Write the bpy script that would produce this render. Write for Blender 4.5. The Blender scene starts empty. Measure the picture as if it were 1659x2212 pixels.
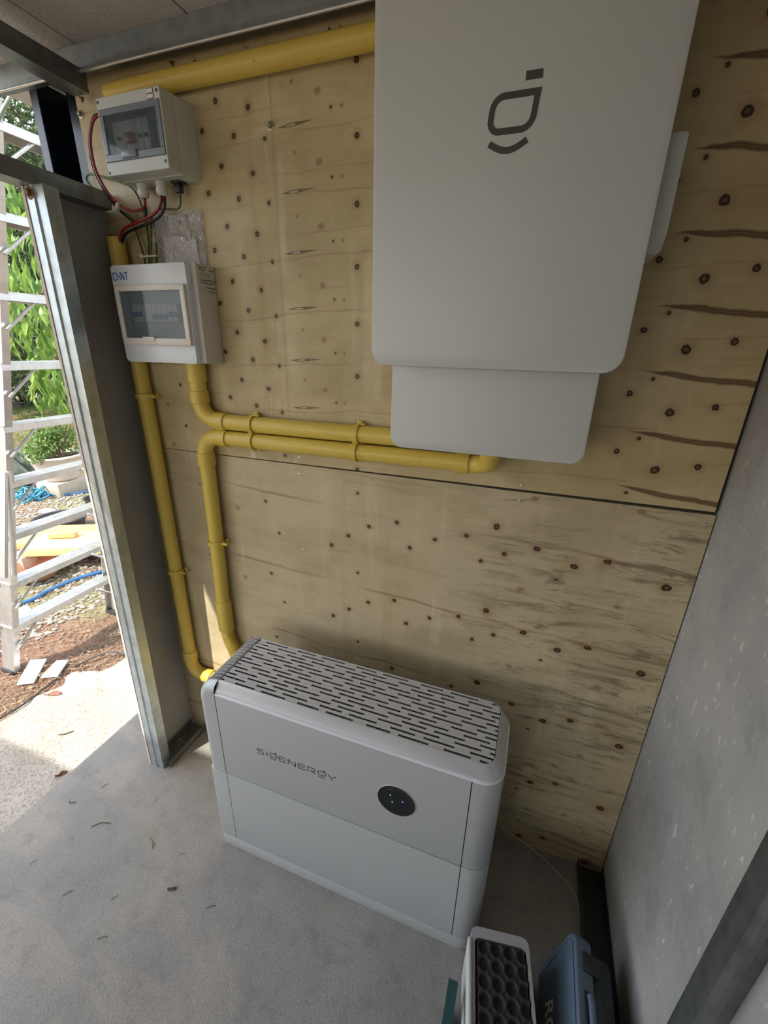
import bpy, bmesh, math, random
from mathutils import Vector, Matrix
random.seed(7)
PI = math.pi
S = bpy.context.scene
COL = S.collection

# ------------------------------------------------------------------ camera
CP = Vector((0.0, -1.04, 1.53816))
def cam_rows(a, b, c):
    rz = lambda t: Matrix(((math.cos(t), -math.sin(t), 0), (math.sin(t), math.cos(t), 0), (0, 0, 1)))
    rx = lambda t: Matrix(((1, 0, 0), (0, math.cos(t), -math.sin(t)), (0, math.sin(t), math.cos(t))))
    return rz(c) @ rx(b) @ Matrix(((1, 0, 0), (0, 0, -1), (0, 1, 0))) @ rz(a)
R = cam_rows(-0.337844404, 0.368624015, 0.0221778175)
cam = bpy.data.objects.new('camera', bpy.data.cameras.new('camera'))
COL.objects.link(cam)
m3 = Matrix((R[0], -R[1], -R[2])).transposed()
cam.matrix_world = Matrix.Translation(CP) @ m3.to_4x4()
cam.data.sensor_fit = 'HORIZONTAL'; cam.data.sensor_width = 36
cam.data.lens = 919.27 / 1659 * 36
cam.data.clip_start = 0.02; cam.data.clip_end = 200
S.camera = cam

# ------------------------------------------------------------------ sky, sun, exposure
SUN_DIR = Vector((0.46, 1.0, -1.35)).normalized()       # direction the light travels
w = bpy.data.worlds.new('sky'); S.world = w; w.use_nodes = True
nt = w.node_tree; nt.nodes.clear()
wo = nt.nodes.new('ShaderNodeOutputWorld'); bg = nt.nodes.new('ShaderNodeBackground')
sk = nt.nodes.new('ShaderNodeTexSky'); sk.sky_type = 'NISHITA'; sk.sun_disc = False
sk.sun_elevation = math.radians(54); sk.sun_rotation = math.radians(208)
sk.air_density = 1.0; sk.dust_density = 3.0; sk.ozone_density = 1.0
mx = nt.nodes.new('ShaderNodeMixRGB'); mx.inputs[0].default_value = 0.6
mx.inputs[2].default_value = (5.6, 6.0, 6.3, 1)
nt.links.new(sk.outputs[0], mx.inputs[1]); nt.links.new(mx.outputs[0], bg.inputs[0])
bg.inputs[1].default_value = 0.30
nt.links.new(bg.outputs[0], wo.inputs[0])
sl = bpy.data.lights.new('sun', 'SUN'); sl.energy = 4.6; sl.angle = math.radians(0.6); sl.color = (1, 0.95, 0.86)
so = bpy.data.objects.new('sun', sl); COL.objects.link(so)
so.rotation_euler = SUN_DIR.to_track_quat('-Z', 'Y').to_euler(); so.location = (-3, -6, 9)
S.view_settings.view_transform = 'Standard'; S.view_settings.look = 'None'
S.view_settings.gamma = 1.0; S.view_settings.use_curve_mapping = False
S.view_settings.exposure = 0.78

# ------------------------------------------------------------------ material helpers
class NT:
    def __init__(s, name):
        s.m = bpy.data.materials.new(name); s.m.use_nodes = True
        s.t = s.m.node_tree; s.b = s.t.nodes['Principled BSDF']
        s._pos = None
    def n(s, typ, **k):
        o = s.t.nodes.new(typ)
        for a, v in k.items(): setattr(o, a, v)
        return o
    def put(s, sock, v):
        if isinstance(v, bpy.types.NodeSocket): s.t.links.new(v, sock)
        elif isinstance(v, (tuple, list)) and len(v) == 3 and sock.type == 'RGBA': sock.default_value = (*v, 1)
        else: sock.default_value = v
    def math(s, op, a, b=None, c=None, clamp=False):
        o = s.n('ShaderNodeMath', operation=op, use_clamp=clamp)
        s.put(o.inputs[0], a)
        if b is not None: s.put(o.inputs[1], b)
        if c is not None: s.put(o.inputs[2], c)
        return o.outputs[0]
    def mix(s, f, a, b, mode='MIX'):
        o = s.n('ShaderNodeMixRGB', blend_type=mode)
        s.put(o.inputs[0], f); s.put(o.inputs[1], a); s.put(o.inputs[2], b)
        return o.outputs[0]
    def ramp(s, f, lo, hi, a=0.0, b=1.0):
        o = s.n('ShaderNodeMapRange', interpolation_type='SMOOTHSTEP')
        s.put(o.inputs[0], f); s.put(o.inputs[1], lo); s.put(o.inputs[2], hi)
        s.put(o.inputs[3], a); s.put(o.inputs[4], b)
        return o.outputs[0]
    def pos(s, scale=(1, 1, 1), obj=False):
        if s._pos is None:
            s._pos = s.n('ShaderNodeTexCoord').outputs['Object'] if obj else s.n('ShaderNodeNewGeometry').outputs['Position']
        mp = s.n('ShaderNodeMapping'); s.t.links.new(s._pos, mp.inputs[0]); mp.inputs['Scale'].default_value = scale
        return mp.outputs[0]
    def noise(s, scale=5, detail=4, vec=(1, 1, 1), rough=.55, obj=False, dist=0):
        o = s.n('ShaderNodeTexNoise'); s.put(o.inputs['Vector'], s.pos(vec, obj))
        o.inputs['Scale'].default_value = scale; o.inputs['Detail'].default_value = detail
        o.inputs['Roughness'].default_value = rough; o.inputs['Distortion'].default_value = dist
        return o.outputs[0]
    def voro(s, scale=5, vec=(1, 1, 1), feature='F1', obj=False, out=0):
        o = s.n('ShaderNodeTexVoronoi', feature=feature); s.put(o.inputs['Vector'], s.pos(vec, obj))
        o.inputs['Scale'].default_value = scale
        return o.outputs[out]
    def bump(s, h, strength=.3, dist=.01):
        o = s.n('ShaderNodeBump'); s.put(o.inputs['Height'], h)
        o.inputs['Strength'].default_value = strength; o.inputs['Distance'].default_value = dist
        s.t.links.new(o.outputs[0], s.b.inputs['Normal'])
    def set(s, col=None, rough=None, metal=None, spec=None, **k):
        if col is not None: s.put(s.b.inputs['Base Color'], col)
        if rough is not None: s.put(s.b.inputs['Roughness'], rough)
        if metal is not None: s.put(s.b.inputs['Metallic'], metal)
        if spec is not None: s.put(s.b.inputs['Specular IOR Level'], spec)
        for a, v in k.items(): s.put(s.b.inputs[a.replace('_', ' ')], v)
        return s.m

def paint(name, col, rough=.5, metal=0, var=.06, scale=30, bump=0, spec=.5, obj=False):
    t = NT(name); f = t.noise(scale, 3, obj=obj)
    c = t.mix(f, tuple(x * (1 - var) for x in col), tuple(min(1, x * (1 + var)) for x in col))
    if bump: t.bump(t.noise(scale * 8, 2, obj=obj), bump, .002)
    return t.set(c, rough, metal, spec)

M = {}
M['white_panel'] = paint('painted_light_grey', (.56, .58, .56), .42, 0, .015, 3, .03)
M['silver'] = paint('silver_paint', (.46, .475, .48), .38, .25, .02, 4, .04)
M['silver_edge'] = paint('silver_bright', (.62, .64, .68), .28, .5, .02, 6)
M['edge_highlight'] = paint('painted_edge_highlight', (.80, .81, .86), .3, .1, .01, 8)
M['grille'] = paint('silver_grille', (.62, .63, .65), .34, .25, .02, 8)
M['grille_in'] = paint('grille_interior', (.26, .26, .27), .5, .4, .3, 25)
M['seam_dark'] = paint('dark_gap', (.03, .03, .03), .7)
M['logo'] = paint('logo_grey', (.055, .06, .055), .45)
M['box_white'] = paint('box_plastic_white', (.74, .78, .82), .3, 0, .02, 8)
M['box_side'] = paint('box_side_beige', (.60, .58, .54), .45, 0, .03, 8)
M['box_grey'] = paint('box_plastic_grey', (.60, .62, .58), .4, 0, .03, 8)
M['frame_cream'] = paint('frame_cream', (.74, .70, .64), .35, 0, .02, 8)
M['win_frame'] = paint('window_frame_grey', (.20, .23, .26), .25, 0, .05, 8)
M['black'] = paint('black_plastic', (.015, .015, .016), .35, 0, .2, 20)
M['black_gloss'] = paint('black_gloss', (.008, .009, .009), .08, 0, .2, 20)
M['white_paper'] = paint('white_paper', (.80, .80, .82), .6, 0, .04, 12)
M['blue_print'] = paint('blue_print', (.03, .13, .42), .5)
M['black_print'] = paint('black_print', (.04, .04, .04), .6)
M['mcb'] = paint('breaker_grey', (.42, .45, .46), .4, 0, .06, 40)
M['mcb_blue'] = paint('breaker_blue', (.02, .09, .32), .35, 0, .1, 40)
M['mcb_red'] = paint('breaker_red', (.22, .05, .05), .35, 0, .1, 40)
M['yellow'] = None
t = NT('yellow_conduit')
f = t.noise(9, 4, (1, 1, 1)); c = t.mix(f, (.62, .45, .075), (.74, .56, .11))
spk = t.ramp(t.noise(60, 2), .70, .76); c = t.mix(t.math('MULTIPLY', spk, .5), c, (.25, .17, .04))
t.bump(t.noise(200, 2), .05, .001); M['yellow'] = t.set(c, .38)
M['red'] = paint('red_insulation', (.26, .012, .02), .35, 0, .1, 30)
M['blk_ins'] = paint('black_insulation', (.012, .012, .015), .35, 0, .1, 30)
t = NT('green_yellow_insulation')
wv = t.n('ShaderNodeTexWave'); wv.inputs['Scale'].default_value = 90; t.put(wv.inputs['Vector'], t.pos((1, 1, .15)))
M['green'] = t.set(t.mix(t.ramp(wv.outputs[1], .62, .7), (.010, .07, .025), (.22, .22, .04)), .4)
M['nylon'] = paint('white_nylon', (.72, .70, .64), .4)
M['pale_green'] = paint('pale_green_insulation', (.42, .52, .42), .4, 0, .1, 30)

def galv(name, base, rough, vec, metal=.75, var=.28):
    t = NT(name); a = t.noise(6, 5, vec, .65); b = t.voro(35)
    f = t.math('ADD', t.math('MULTIPLY', a, .75), t.math('MULTIPLY', b, .25))
    c = t.mix(t.ramp(f, .3, .65), tuple(x * (1 - var) for x in base), base)
    d = t.ramp(t.noise(3, 5, (1, 1, 1), .7), .58, .72)
    c = t.mix(t.math('MULTIPLY', d, .35), c, (.16, .13, .09))
    t.bump(a, .08, .002)
    return t.set(c, t.math('ADD', rough, t.math('MULTIPLY', a, .2)), metal)
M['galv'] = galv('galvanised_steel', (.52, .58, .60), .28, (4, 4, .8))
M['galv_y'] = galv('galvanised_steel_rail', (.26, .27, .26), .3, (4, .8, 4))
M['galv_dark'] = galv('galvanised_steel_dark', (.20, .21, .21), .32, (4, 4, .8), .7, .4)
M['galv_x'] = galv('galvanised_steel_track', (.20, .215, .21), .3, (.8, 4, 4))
M['alu'] = galv('aluminium', (.62, .62, .61), .26, (5, 5, .6), .7, .16)
M['bolt'] = galv('zinc_bolt', (.40, .36, .27), .3, (8, 8, 8))
M['rust_bolt'] = galv('rusty_bolt', (.22, .13, .08), .5, (8, 8, 8), .4)
M['navy'] = paint('navy_gloss_paint', (.015, .02, .035), .22, 0, .2, 8)
M['navy_edge'] = paint('lit_navy_and_plate_blue', (.14, .17, .22), .35, 0, .1, 8)  # sunlight on the navy lip put into the colour; name plate shares it

# --- plywood: knots repeat up the sheet because the veneer is peeled round the log
def ply(name, P, knots, smudges, upper):
    t = NT(name)
    sx = t.n('ShaderNodeSeparateXYZ'); t.put(sx.inputs[0], t.pos((1, 1, 1)))
    x, z = sx.outputs[0], sx.outputs[2]
    warp = t.noise(3, 3, (1, 1, 2))
    ca, cb = ((.44, .345, .175), (.62, .51, .29)) if upper else ((.42, .345, .205), (.60, .51, .33))
    base = t.mix(t.ramp(t.noise(2.6, 5, (1, 1, 2.2), .6), .3, .7), ca, cb)
    g1 = t.noise(4, 6, (1.0, 1, 22), .6, dist=.6)
    c = t.mix(t.math('MULTIPLY', t.ramp(g1, .56, .74), .34), base, (.33, .22, .10))
    g2 = t.noise(7, 5, (1.2, 1, 55), .7)
    c = t.mix(t.math('MULTIPLY', t.ramp(g2, .5, .75), .22), c, (.40, .27, .12))
    # peel grain lines that repeat with the log turn
    zz = t.math('ADD', z, t.math('MULTIPLY', t.math('SUBTRACT', warp, .5), .05))
    zz = t.math('ADD', zz, t.math('MULTIPLY', x, .05 if not upper else -.03))
    wr = t.math('WRAP', zz, P, 0.0)
    for k, (q, wd, st) in enumerate(((.3, .007, .70), (.72, .004, .30)) if not upper else ((.35, .004, .38), (.75, .003, .26))):
        d = t.math('ABSOLUTE', t.math('SUBTRACT', wr, q * P))
        mk = t.math('MULTIPLY', t.ramp(d, 0.0, wd, 1, 0), t.ramp(t.noise(2.5 + k, 2, (1, 1, 1)), .40, .58))
        c = t.mix(t.math('MULTIPLY', mk, st), c, (.24, .13, .05))
    # roller bands, whitish, upright
    vb = t.noise(9, 3, (1.5, 1, .12), .6)
    c = t.mix(t.math('MULTIPLY', t.math('MULTIPLY', t.ramp(vb, .54, .70), t.ramp(t.noise(5, 4, (1, 1, .8), .7), .35, .65)), .42), c, (.80, .70, .50))
    c = t.mix(t.math('MULTIPLY', t.ramp(vb, .44, .30), .32), c, (.38, .28, .15))
    if upper:
        wr_ = t.math('MULTIPLY', t.ramp(t.noise(16, 6, (2.2, 1, .35), .75), .52, .66), t.math('MULTIPLY', t.ramp(x, -.92, -.80), t.ramp(x, -.60, -.68)))
        c = t.mix(t.math('MULTIPLY', t.math('MULTIPLY', wr_, t.ramp(t.noise(3, 3), .42, .58)), .6), c, (.80, .74, .58))
        ln_ = t.ramp(t.math('ABSOLUTE', t.math('ADD', t.math('ADD', x, .645), t.math('MULTIPLY', t.noise(3, 2), .012))), .001, .006, 1, 0)
        c = t.mix(t.math('MULTIPLY', ln_, .20), c, (.20, .13, .06))
    mot = t.ramp(t.noise(11, 6, (1, 1, 1.6), .7), .48, .72)
    c = t.mix(t.math('MULTIPLY', mot, .28), c, (.33, .235, .12))
    # grime blotches
    gr = t.ramp(t.noise(2.6, 6, (1, 1, 2.2), .65), .52, .70)
    if upper:
        c = t.mix(t.math('MULTIPLY', t.math('MULTIPLY', gr, t.ramp(x, 0.0, .3)), .35), c, (.30, .19, .08))
    else:
        st = t.ramp(t.noise(4.5, 8, (1.0, 1, 6.5), .78, dist=1.1), .48, .62)
        mould = t.math('MULTIPLY', t.math('MULTIPLY', st, t.ramp(x, -.30, .20)), t.ramp(t.noise(4, 3), .32, .50))
        c = t.mix(t.math('MULTIPLY', mould, .72), c, (.12, .085, .05))
        c = t.mix(t.math('MULTIPLY', gr, .34), c, (.28, .23, .155))
    jit = t.math('MULTIPLY', t.math('SUBTRACT', t.noise(90, 2), .5), .9)
    def dist(lst):
        cur = None
        for (kx, kz, a, b) in lst:
            dx = t.math('DIVIDE', t.math('SUBTRACT', x, kx), a)
            dz = t.math('DIVIDE', t.math('SUBTRACT', t.math('WRAP', z, kz + P / 2, kz - P / 2), kz), b)
            cv = t.n('ShaderNodeCombineXYZ'); t.put(cv.inputs[0], dx); t.put(cv.inputs[2], dz)
            ln = t.n('ShaderNodeVectorMath', operation='LENGTH'); t.put(ln.inputs[0], cv.outputs[0])
            cur = ln.outputs['Value'] if cur is None else t.math('MINIMUM', cur, ln.outputs['Value'])
        return cur
    d = t.math('ADD', dist(knots), jit)
    halo = t.ramp(d, 1.0, 3.6, 1, 0); c = t.mix(t.math('MULTIPLY', halo, .42), c, (.34, .20, .08))
    c = t.mix(t.ramp(d, .95, 1.25, 1, 0), c, (.035, .018, .008))
    c = t.mix(t.math('MULTIPLY', t.ramp(d, .25, .65, 1, 0), .7), c, (.22, .12, .05))
    d2 = t.math('ADD', dist(smudges), jit)
    c = t.mix(t.math('MULTIPLY', t.ramp(d2, .4, 1.5, 1, 0), .62), c, (.20, .10, .035))
    if upper:
        # long gum streaks at the right edge and small lens shaped repairs
        for (x0, x1, z0, sl, wid, dark) in ((.17, .40, 1.249, -.10, .0058, .9),):
            zl = t.math('WRAP', t.math('SUBTRACT', z, t.math('MULTIPLY', t.math('SUBTRACT', x, .30), sl)), z0 + P / 2, z0 - P / 2)
            wob = t.math('MULTIPLY', t.math('SUBTRACT', t.noise(9, 4, (1, 1, .8)), .5), .022)
            dd = t.math('ABSOLUTE', t.math('ADD', t.math('SUBTRACT', zl, z0), wob))
            ww = t.ramp(x, x0, x0 + .09, .0003, wid)
            mk = t.math('DIVIDE', dd, ww)
            c = t.mix(t.math('MULTIPLY', t.ramp(mk, .5, 1.5, 1, 0), t.math('MULTIPLY', t.ramp(x, x0, x0 + .05), dark)), c, (.10, .05, .018))
            c = t.mix(t.math('MULTIPLY', t.ramp(mk, .12, .4, 1, 0), t.math('MULTIPLY', t.ramp(x, x0 + .05, x0 + .09), .5)), c, (.28, .16, .06))
        zl = t.math('WRAP', t.math('SUBTRACT', z, t.math('MULTIPLY', t.math('ADD', x, .6), .06)), 1.381 + P / 2, 1.381 - P / 2)
        dz = t.math('ABSOLUTE', t.math('SUBTRACT', zl, 1.381))
        dxs = t.math('ADD', x, .592); dx = t.math('ABSOLUTE', dxs)
        q_ = t.math('DIVIDE', dx, .046)
        hw = t.math('MULTIPLY', t.math('SUBTRACT', 1.0, t.math('MULTIPLY', q_, q_)), t.ramp(dxs, -.03, .05, .0042, .0022))
        ins = t.math('SUBTRACT', hw, dz)
        c = t.mix(t.math('MULTIPLY', t.math('MULTIPLY', t.ramp(ins, -.0008, .0010), t.ramp(t.noise(60, 3, (.6, 1, 4)), .2, .6, .6, 1)), .90), c, (.095, .06, .03))
        core = t.math('MULTIPLY', t.ramp(t.math('ABSOLUTE', t.math('ADD', dxs, .012)), .010, .013, 1, 0), t.ramp(ins, .0016, .0022))
        c = t.mix(t.math('MULTIPLY', core, .8), c, (.62, .48, .30))
    t.bump(t.math('ADD', t.math('MULTIPLY', g2, .4), vb), .12, .004)
    return t.set(c, t.ramp(vb, .3, .7, .55, .36))
PU, PL = .1222, .2525
kn = .0055
M['ply_up'] = ply('plywood_upper', PU,
    [(-.445, 1.346, kn, kn), (-.797, 1.568, kn, kn), (-.711, 1.547, kn, kn), (-.843, 1.640, kn, kn), (-.755, 1.622, kn, kn),
     (.173, 1.459, kn, kn), (.254, 1.425, .008, .008), (-.672, 1.486, .0042, .0042), (.21, 1.49, .0035, .0035), (-.505, 1.40, .0026, .0026),
     (-.93, 1.345, .0045, .0045), (-1.02, 1.30, .004, .004), (-.25, 1.312, .005, .005), (.33, 1.44, .006, .006)],
    [(-.536, 1.431, .008, .007), (-.597, 1.576, .004, .004), (-.48, 1.40, .004, .004), (-1.08, 1.36, .008, .006)], True)
M['ply_low'] = ply('plywood_lower', PL,
    [(-.445, .904, .004, .004), (-.410, .808, kn, kn), (-.327, .834, kn, kn), (-.475, .768, .0055, .0055), (-.531, .728, kn, kn),
     (-.287, .764, kn, kn), (-.217, .801, kn, .005), (-.134, .827, .006, .005), (-.060, .865, .0075, .0075), (-.0325, .792, kn, kn),
     (-.0895, .761, .005, .005), (.044, .821, .008, .006), (.136, .790, .0085, .0065), (.206, .817, .0085, .0055), (.338, .775, .010, .008),
     (-.753, .837, .0045, .0045), (-.7115, .736, .004, .004), (.10, .745, .004, .003)],
    [(-.86, .80, .009, .008), (.25, .70, .010, .006), (-1.0, .86, .006, .005), (.02, .70, .010, .006)], False)

def cement(name, ca, cb, scr=True, light=(.62, .60, .56)):
    t = NT(name)
    c = t.mix(t.ramp(t.noise(2.5, 5, (1, 1, 1), .6), .3, .7), ca, cb)
    fine = t.noise(90, 4, (1, 1, 1), .7); c = t.mix(t.math('MULTIPLY', t.ramp(fine, .5, .8), .3), c, tuple(x * .6 for x in ca))
    if scr:
        s1 = t.math('MULTIPLY', t.ramp(t.noise(48, 3, (1, 1.5, .6), .6), .62, .68), t.ramp(t.noise(5, 4), .42, .56))
        c = t.mix(t.math('MULTIPLY', s1, .75), c, light)
        s3 = t.ramp(t.noise(9, 6, (1, 1, .8), .7), .50, .68); c = t.mix(t.math('MULTIPLY', s3, .35), c, tuple(x * .62 for x in ca))
        s2 = t.ramp(t.noise(40, 2), .80, .84); c = t.mix(s2, c, tuple(x * .35 for x in ca))
    t.bump(fine, .25 if scr else .8, .002 if scr else .004)
    return t.set(c, .8)
M['cement_wall'] = cement('fibre_cement_wall', (.31, .31, .30), (.43, .42, .40), True, (.66, .65, .62))
M['cement_stub'] = cement('fibre_cement_stub', (.31, .30, .28), (.38, .365, .34), False)
M['ceiling'] = cement('fibre_cement_ceiling', (.50, .48, .46), (.62, .60, .57), False)
M['ceiling'].node_tree.nodes['Principled BSDF'].inputs['Roughness'].default_value = .42
t = NT('concrete_floor')
c = t.mix(t.ramp(t.noise(2.2, 6, (1, 1, 1), .62), .30, .70), (.275, .265, .255), (.37, .35, .32))
c = t.mix(t.math('MULTIPLY', t.ramp(t.noise(1.6, 4, (1, 2.5, 1), .6, dist=1.2), .48, .66), .5), c, (.44, .375, .31))
sp = t.noise(230, 3, (1, 1, 1), .8); c = t.mix(t.math('MULTIPLY', t.ramp(sp, .50, .68), .55), c, (.10, .095, .09))
c = t.mix(t.math('MULTIPLY', t.ramp(t.noise(14, 6, (1, 1, 1), .7), .50, .68), .35), c, (.17, .15, .135))
c = t.mix(t.math('MULTIPLY', t.ramp(t.noise(170, 2), .66, .74), .55), c, (.58, .56, .52))
c = t.mix(t.ramp(t.noise(45, 2), .79, .82), c, (.05, .04, .035))
t.bump(t.math('ADD', sp, t.math('MULTIPLY', t.noise(40, 4), .8)), .8, .004); M['floor'] = t.set(c, .85)
t = NT('apron_concrete')
c = t.mix(t.ramp(t.noise(3, 6, (1, 1, 1), .65), .3, .7), (.36, .315, .26), (.50, .445, .38))
sp = t.noise(110, 3, (1, 1, 1), .8); c = t.mix(t.math('MULTIPLY', t.ramp(sp, .46, .66), .65), c, (.14, .11, .08))
t.bump(sp, .6, .004); M['apron'] = t.set(c, .9)
t = NT('dirt_ground')
c = t.mix(t.ramp(t.noise(2, 6, (1, 1, 1), .7), .35, .65), (.17, .085, .05), (.28, .165, .105))
c = t.mix(t.ramp(t.noise(60, 4, (1, 1, 1), .8), .52, .72), c, (.38, .29, .21))
c = t.mix(t.math('MULTIPLY', t.ramp(t.noise(.7, 3), .48, .6), .6), c, (.25, .30, .13))
t.bump(t.noise(40, 5, (1, 1, 1), .8), .9, .02); M['dirt'] = t.set(c, .95)
t = NT('clear_pane'); M['pane'] = t.set((.12, .16, .18), .04, 0, .6, Alpha=.30)
t = NT('clear_bag')
t.bump(t.noise(22, 4, (1.6, 1, .7), .6, dist=1.5), 1.0, .03); M['bag'] = t.set((.86, .86, .90), .08, .55, 1.0, Alpha=.38)
M['led_g'] = NT('led_green').set((.0, .1, .02), .2, Emission_Color=(.05, .8, .25, 1), Emission_Strength=.8)
M['led_b'] = NT('led_blue').set((.0, .02, .2), .2, Emission_Color=(.12, .2, 1, 1), Emission_Strength=1.2)
def leafm(name, a, b):
    t = NT(name); f = t.noise(6, 2)
    oi = t.n('ShaderNodeNewGeometry').outputs['Random Per Island']
    c = t.mix(oi, a, b)
    m = t.set(c, .45)
    tr = t.n('ShaderNodeBsdfTranslucent'); t.put(tr.inputs[0], c)
    ms = t.n('ShaderNodeMixShader'); ms.inputs[0].default_value = .45
    out = t.t.nodes['Material Output']
    t.t.links.new(t.b.outputs[0], ms.inputs[1]); t.t.links.new(tr.outputs[0], ms.inputs[2]); t.t.links.new(ms.outputs[0], out.inputs[0])
    return m
M['leaf_bright'] = leafm('bright_leaf', (.07, .17, .03), (.30, .44, .09))
M['leaf_mid'] = leafm('mid_leaf', (.10, .20, .04), (.25, .36, .10))
M['leaf_dark'] = leafm('dark_leaf', (.035, .06, .025), (.12, .17, .07))
M['bark'] = paint('bark', (.20, .14, .09), .9, 0, .4, 30, .5)
M['straw'] = leafm('dry_litter', (.22, .13, .08), (.52, .42, .30))
M['gravel'] = paint('gravel', (.26, .24, .21), .9, 0, .5, 14)
M['plank'] = paint('orange_plywood', (.62, .36, .15), .6, 0, .12, 6)
M['plank_edge'] = paint('yellow_timber', (.66, .45, .22), .6, 0, .12, 6)
M['tile'] = paint('white_tile', (.80, .76, .72), .5, 0, .04, 6)
M['pot_white'] = paint('pale_concrete_pot', (.60, .52, .45), .75, 0, .12, 10)
M['block'] = paint('concrete_block', (.42, .36, .29), .9, 0, .2, 18)
M['tub'] = paint('black_rubber', (.03, .03, .032), .5, 0, .2, 14)
M['soil'] = paint('soil', (.10, .05, .03), .95, 0, .4, 40, .5)
M['terra'] = paint('terracotta', (.42, .21, .12), .8, 0, .2, 12)
M['hose_blue'] = paint('blue_hose', (.03, .11, .26), .4, 0, .1, 12)
M['rope_blue'] = paint('blue_rope', (.03, .22, .35), .6, 0, .1, 40)
M['bag_green'] = paint('dark_green_sheet', (.05, .065, .05), .45, 0, .3, 10)
M['dead_leaf'] = paint('dead_leaf', (.22, .10, .06), .7, 0, .3, 60)
M['twig'] = paint('twig', (.09, .06, .04), .9, 0, .3, 40)
M['stone'] = paint('limestone', (.58, .52, .42), .9, 0, .15, 14, .5)
M['case_shell'] = paint('case_shell_grey', (.40, .40, .42), .4, .1, .04, 10)
M['foam'] = paint('black_foam', (.022, .022, .024), .75, 0, .25, 60)
M['tool_blue'] = paint('tool_case_blue', (.11, .155, .215), .42, 0, .06, 12)
M['tool_dark'] = paint('tool_case_dark', (.02, .025, .03), .4, 0, .15, 12)
M['teal'] = paint('dark_teal_plastic', (.02, .07, .07), .4, 0, .15, 12)
M['white_print'] = paint('white_print', (.80, .82, .82), .5)

# ------------------------------------------------------------------ mesh helpers
def V(*a): return Vector(a)
def add_box(bm, a, b, bev=0, seg=2, mat=None):
    a, b = Vector(a), Vector(b)
    t = bmesh.new(); bmesh.ops.create_cube(t, size=1)
    for v in t.verts:
        v.co = Vector([(a[i] + b[i]) / 2 + v.co[i] * (b[i] - a[i]) for i in range(3)])
    if bev: bmesh.ops.bevel(t, geom=t.edges[:], offset=bev, segments=seg, profile=.5, affect='EDGES')
    if mat: bmesh.ops.transform(t, matrix=mat, verts=t.verts)
    merge(bm, t); return bm
def merge(bm, t):
    me = bpy.data.meshes.new('tmp'); t.to_mesh(me); t.free(); bm.from_mesh(me); bpy.data.meshes.remove(me)
def catmull(pts, n=6):
    pts = [Vector(p) for p in pts]; out = []
    P = [pts[0] * 2 - pts[1]] + pts + [pts[-1] * 2 - pts[-2]]
    for i in range(1, len(P) - 2):
        for k in range(n):
            u = k / n; p0, p1, p2, p3 = P[i - 1:i + 3]
            out.append(.5 * (2 * p1 + (p2 - p0) * u + (2 * p0 - 5 * p1 + 4 * p2 - p3) * u * u + (3 * p1 - p0 - 3 * p2 + p3) * u ** 3))
    out.append(pts[-1]); return out
def add_tube(bm, pts, r, seg=16, cap=True, rs=None):
    pts = [Vector(p) for p in pts]; rings = []
    T0 = (pts[1] - pts[0]).normalized(); N = T0.orthogonal().normalized()
    for i, p in enumerate(pts):
        T = ((pts[min(i + 1, len(pts) - 1)] - pts[max(i - 1, 0)])).normalized()
        N = (N - T * N.dot(T)).normalized(); B = T.cross(N)
        rr = rs[i] if rs else r
        rings.append([bm.verts.new(p + (N * math.cos(2 * PI * k / seg) + B * math.sin(2 * PI * k / seg)) * rr) for k in range(seg)])
    for a, b in zip(rings, rings[1:]):
        for k in range(seg): bm.faces.new((a[k], a[(k + 1) % seg], b[(k + 1) % seg], b[k]))
    if cap: bm.faces.new(rings[0][::-1]); bm.faces.new(rings[-1])
    return bm
def add_prism(bm, outline, ax, lo, hi, bev=0):
    """outline: 2D points in the two other axes (order x<y<z), extruded along ax"""
    def mk(p, h):
        q = list(p); q.insert(ax, h); return Vector(q)
    t = bmesh.new()
    a = [t.verts.new(mk(p, lo)) for p in outline]; b = [t.verts.new(mk(p, hi)) for p in outline]
    n = len(a); f1 = t.faces.new(a); f2 = t.faces.new(b[::-1])
    for k in range(n): t.faces.new((a[k], b[k], b[(k + 1) % n], a[(k + 1) % n]))
    bmesh.ops.recalc_face_normals(t, faces=t.faces)
    if bev:
        bmesh.ops.bevel(t, geom=list(set(list(f1.edges) + list(f2.edges))), offset=bev, segments=2, profile=.5, affect='EDGES')
    merge(bm, t); return bm
def rrect(x0, z0, x1, z1, r, n=7):
    if not isinstance(r, (tuple, list)): r = (r,) * 4      # corners: (x1,z1) (x0,z1) (x0,z0) (x1,z0)
    pts = []
    for (cx, cz, s, rr) in ((x1, z1, 0, r[0]), (x0, z1, 1, r[1]), (x0, z0, 2, r[2]), (x1, z0, 3, r[3])):
        if rr <= 0: pts.append((cx, cz)); continue
        ox = cx - rr if cx == x1 else cx + rr; oz = cz - rr if cz == z1 else cz + rr
        for k in range(n + 1):
            a = s * PI / 2 + k / n * PI / 2; pts.append((ox + rr * math.cos(a), oz + rr * math.sin(a)))
    return pts
def add_lathe(bm, prof, c, ax=2, seg=32, sx=1, sy=1):
    rings = []
    for (r, h) in prof:
        ring = []
        for k in range(seg):
            a = 2 * PI * k / seg; p = [c[0], c[1], c[2]]; o = [0, 1, 2]; o.remove(ax)
            p[o[0]] += r * math.cos(a) * sx; p[o[1]] += r * math.sin(a) * sy; p[ax] += h
            ring.append(bm.verts.new(p))
        rings.append(ring)
    for a, b in zip(rings, rings[1:]):
        for k in range(seg): bm.faces.new((a[k], a[(k + 1) % seg], b[(k + 1) % seg], b[k]))
    bm.faces.new(rings[0]); bm.faces.new(rings[-1][::-1])
    bmesh.ops.recalc_face_normals(bm, faces=bm.faces)
    return bm
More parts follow.
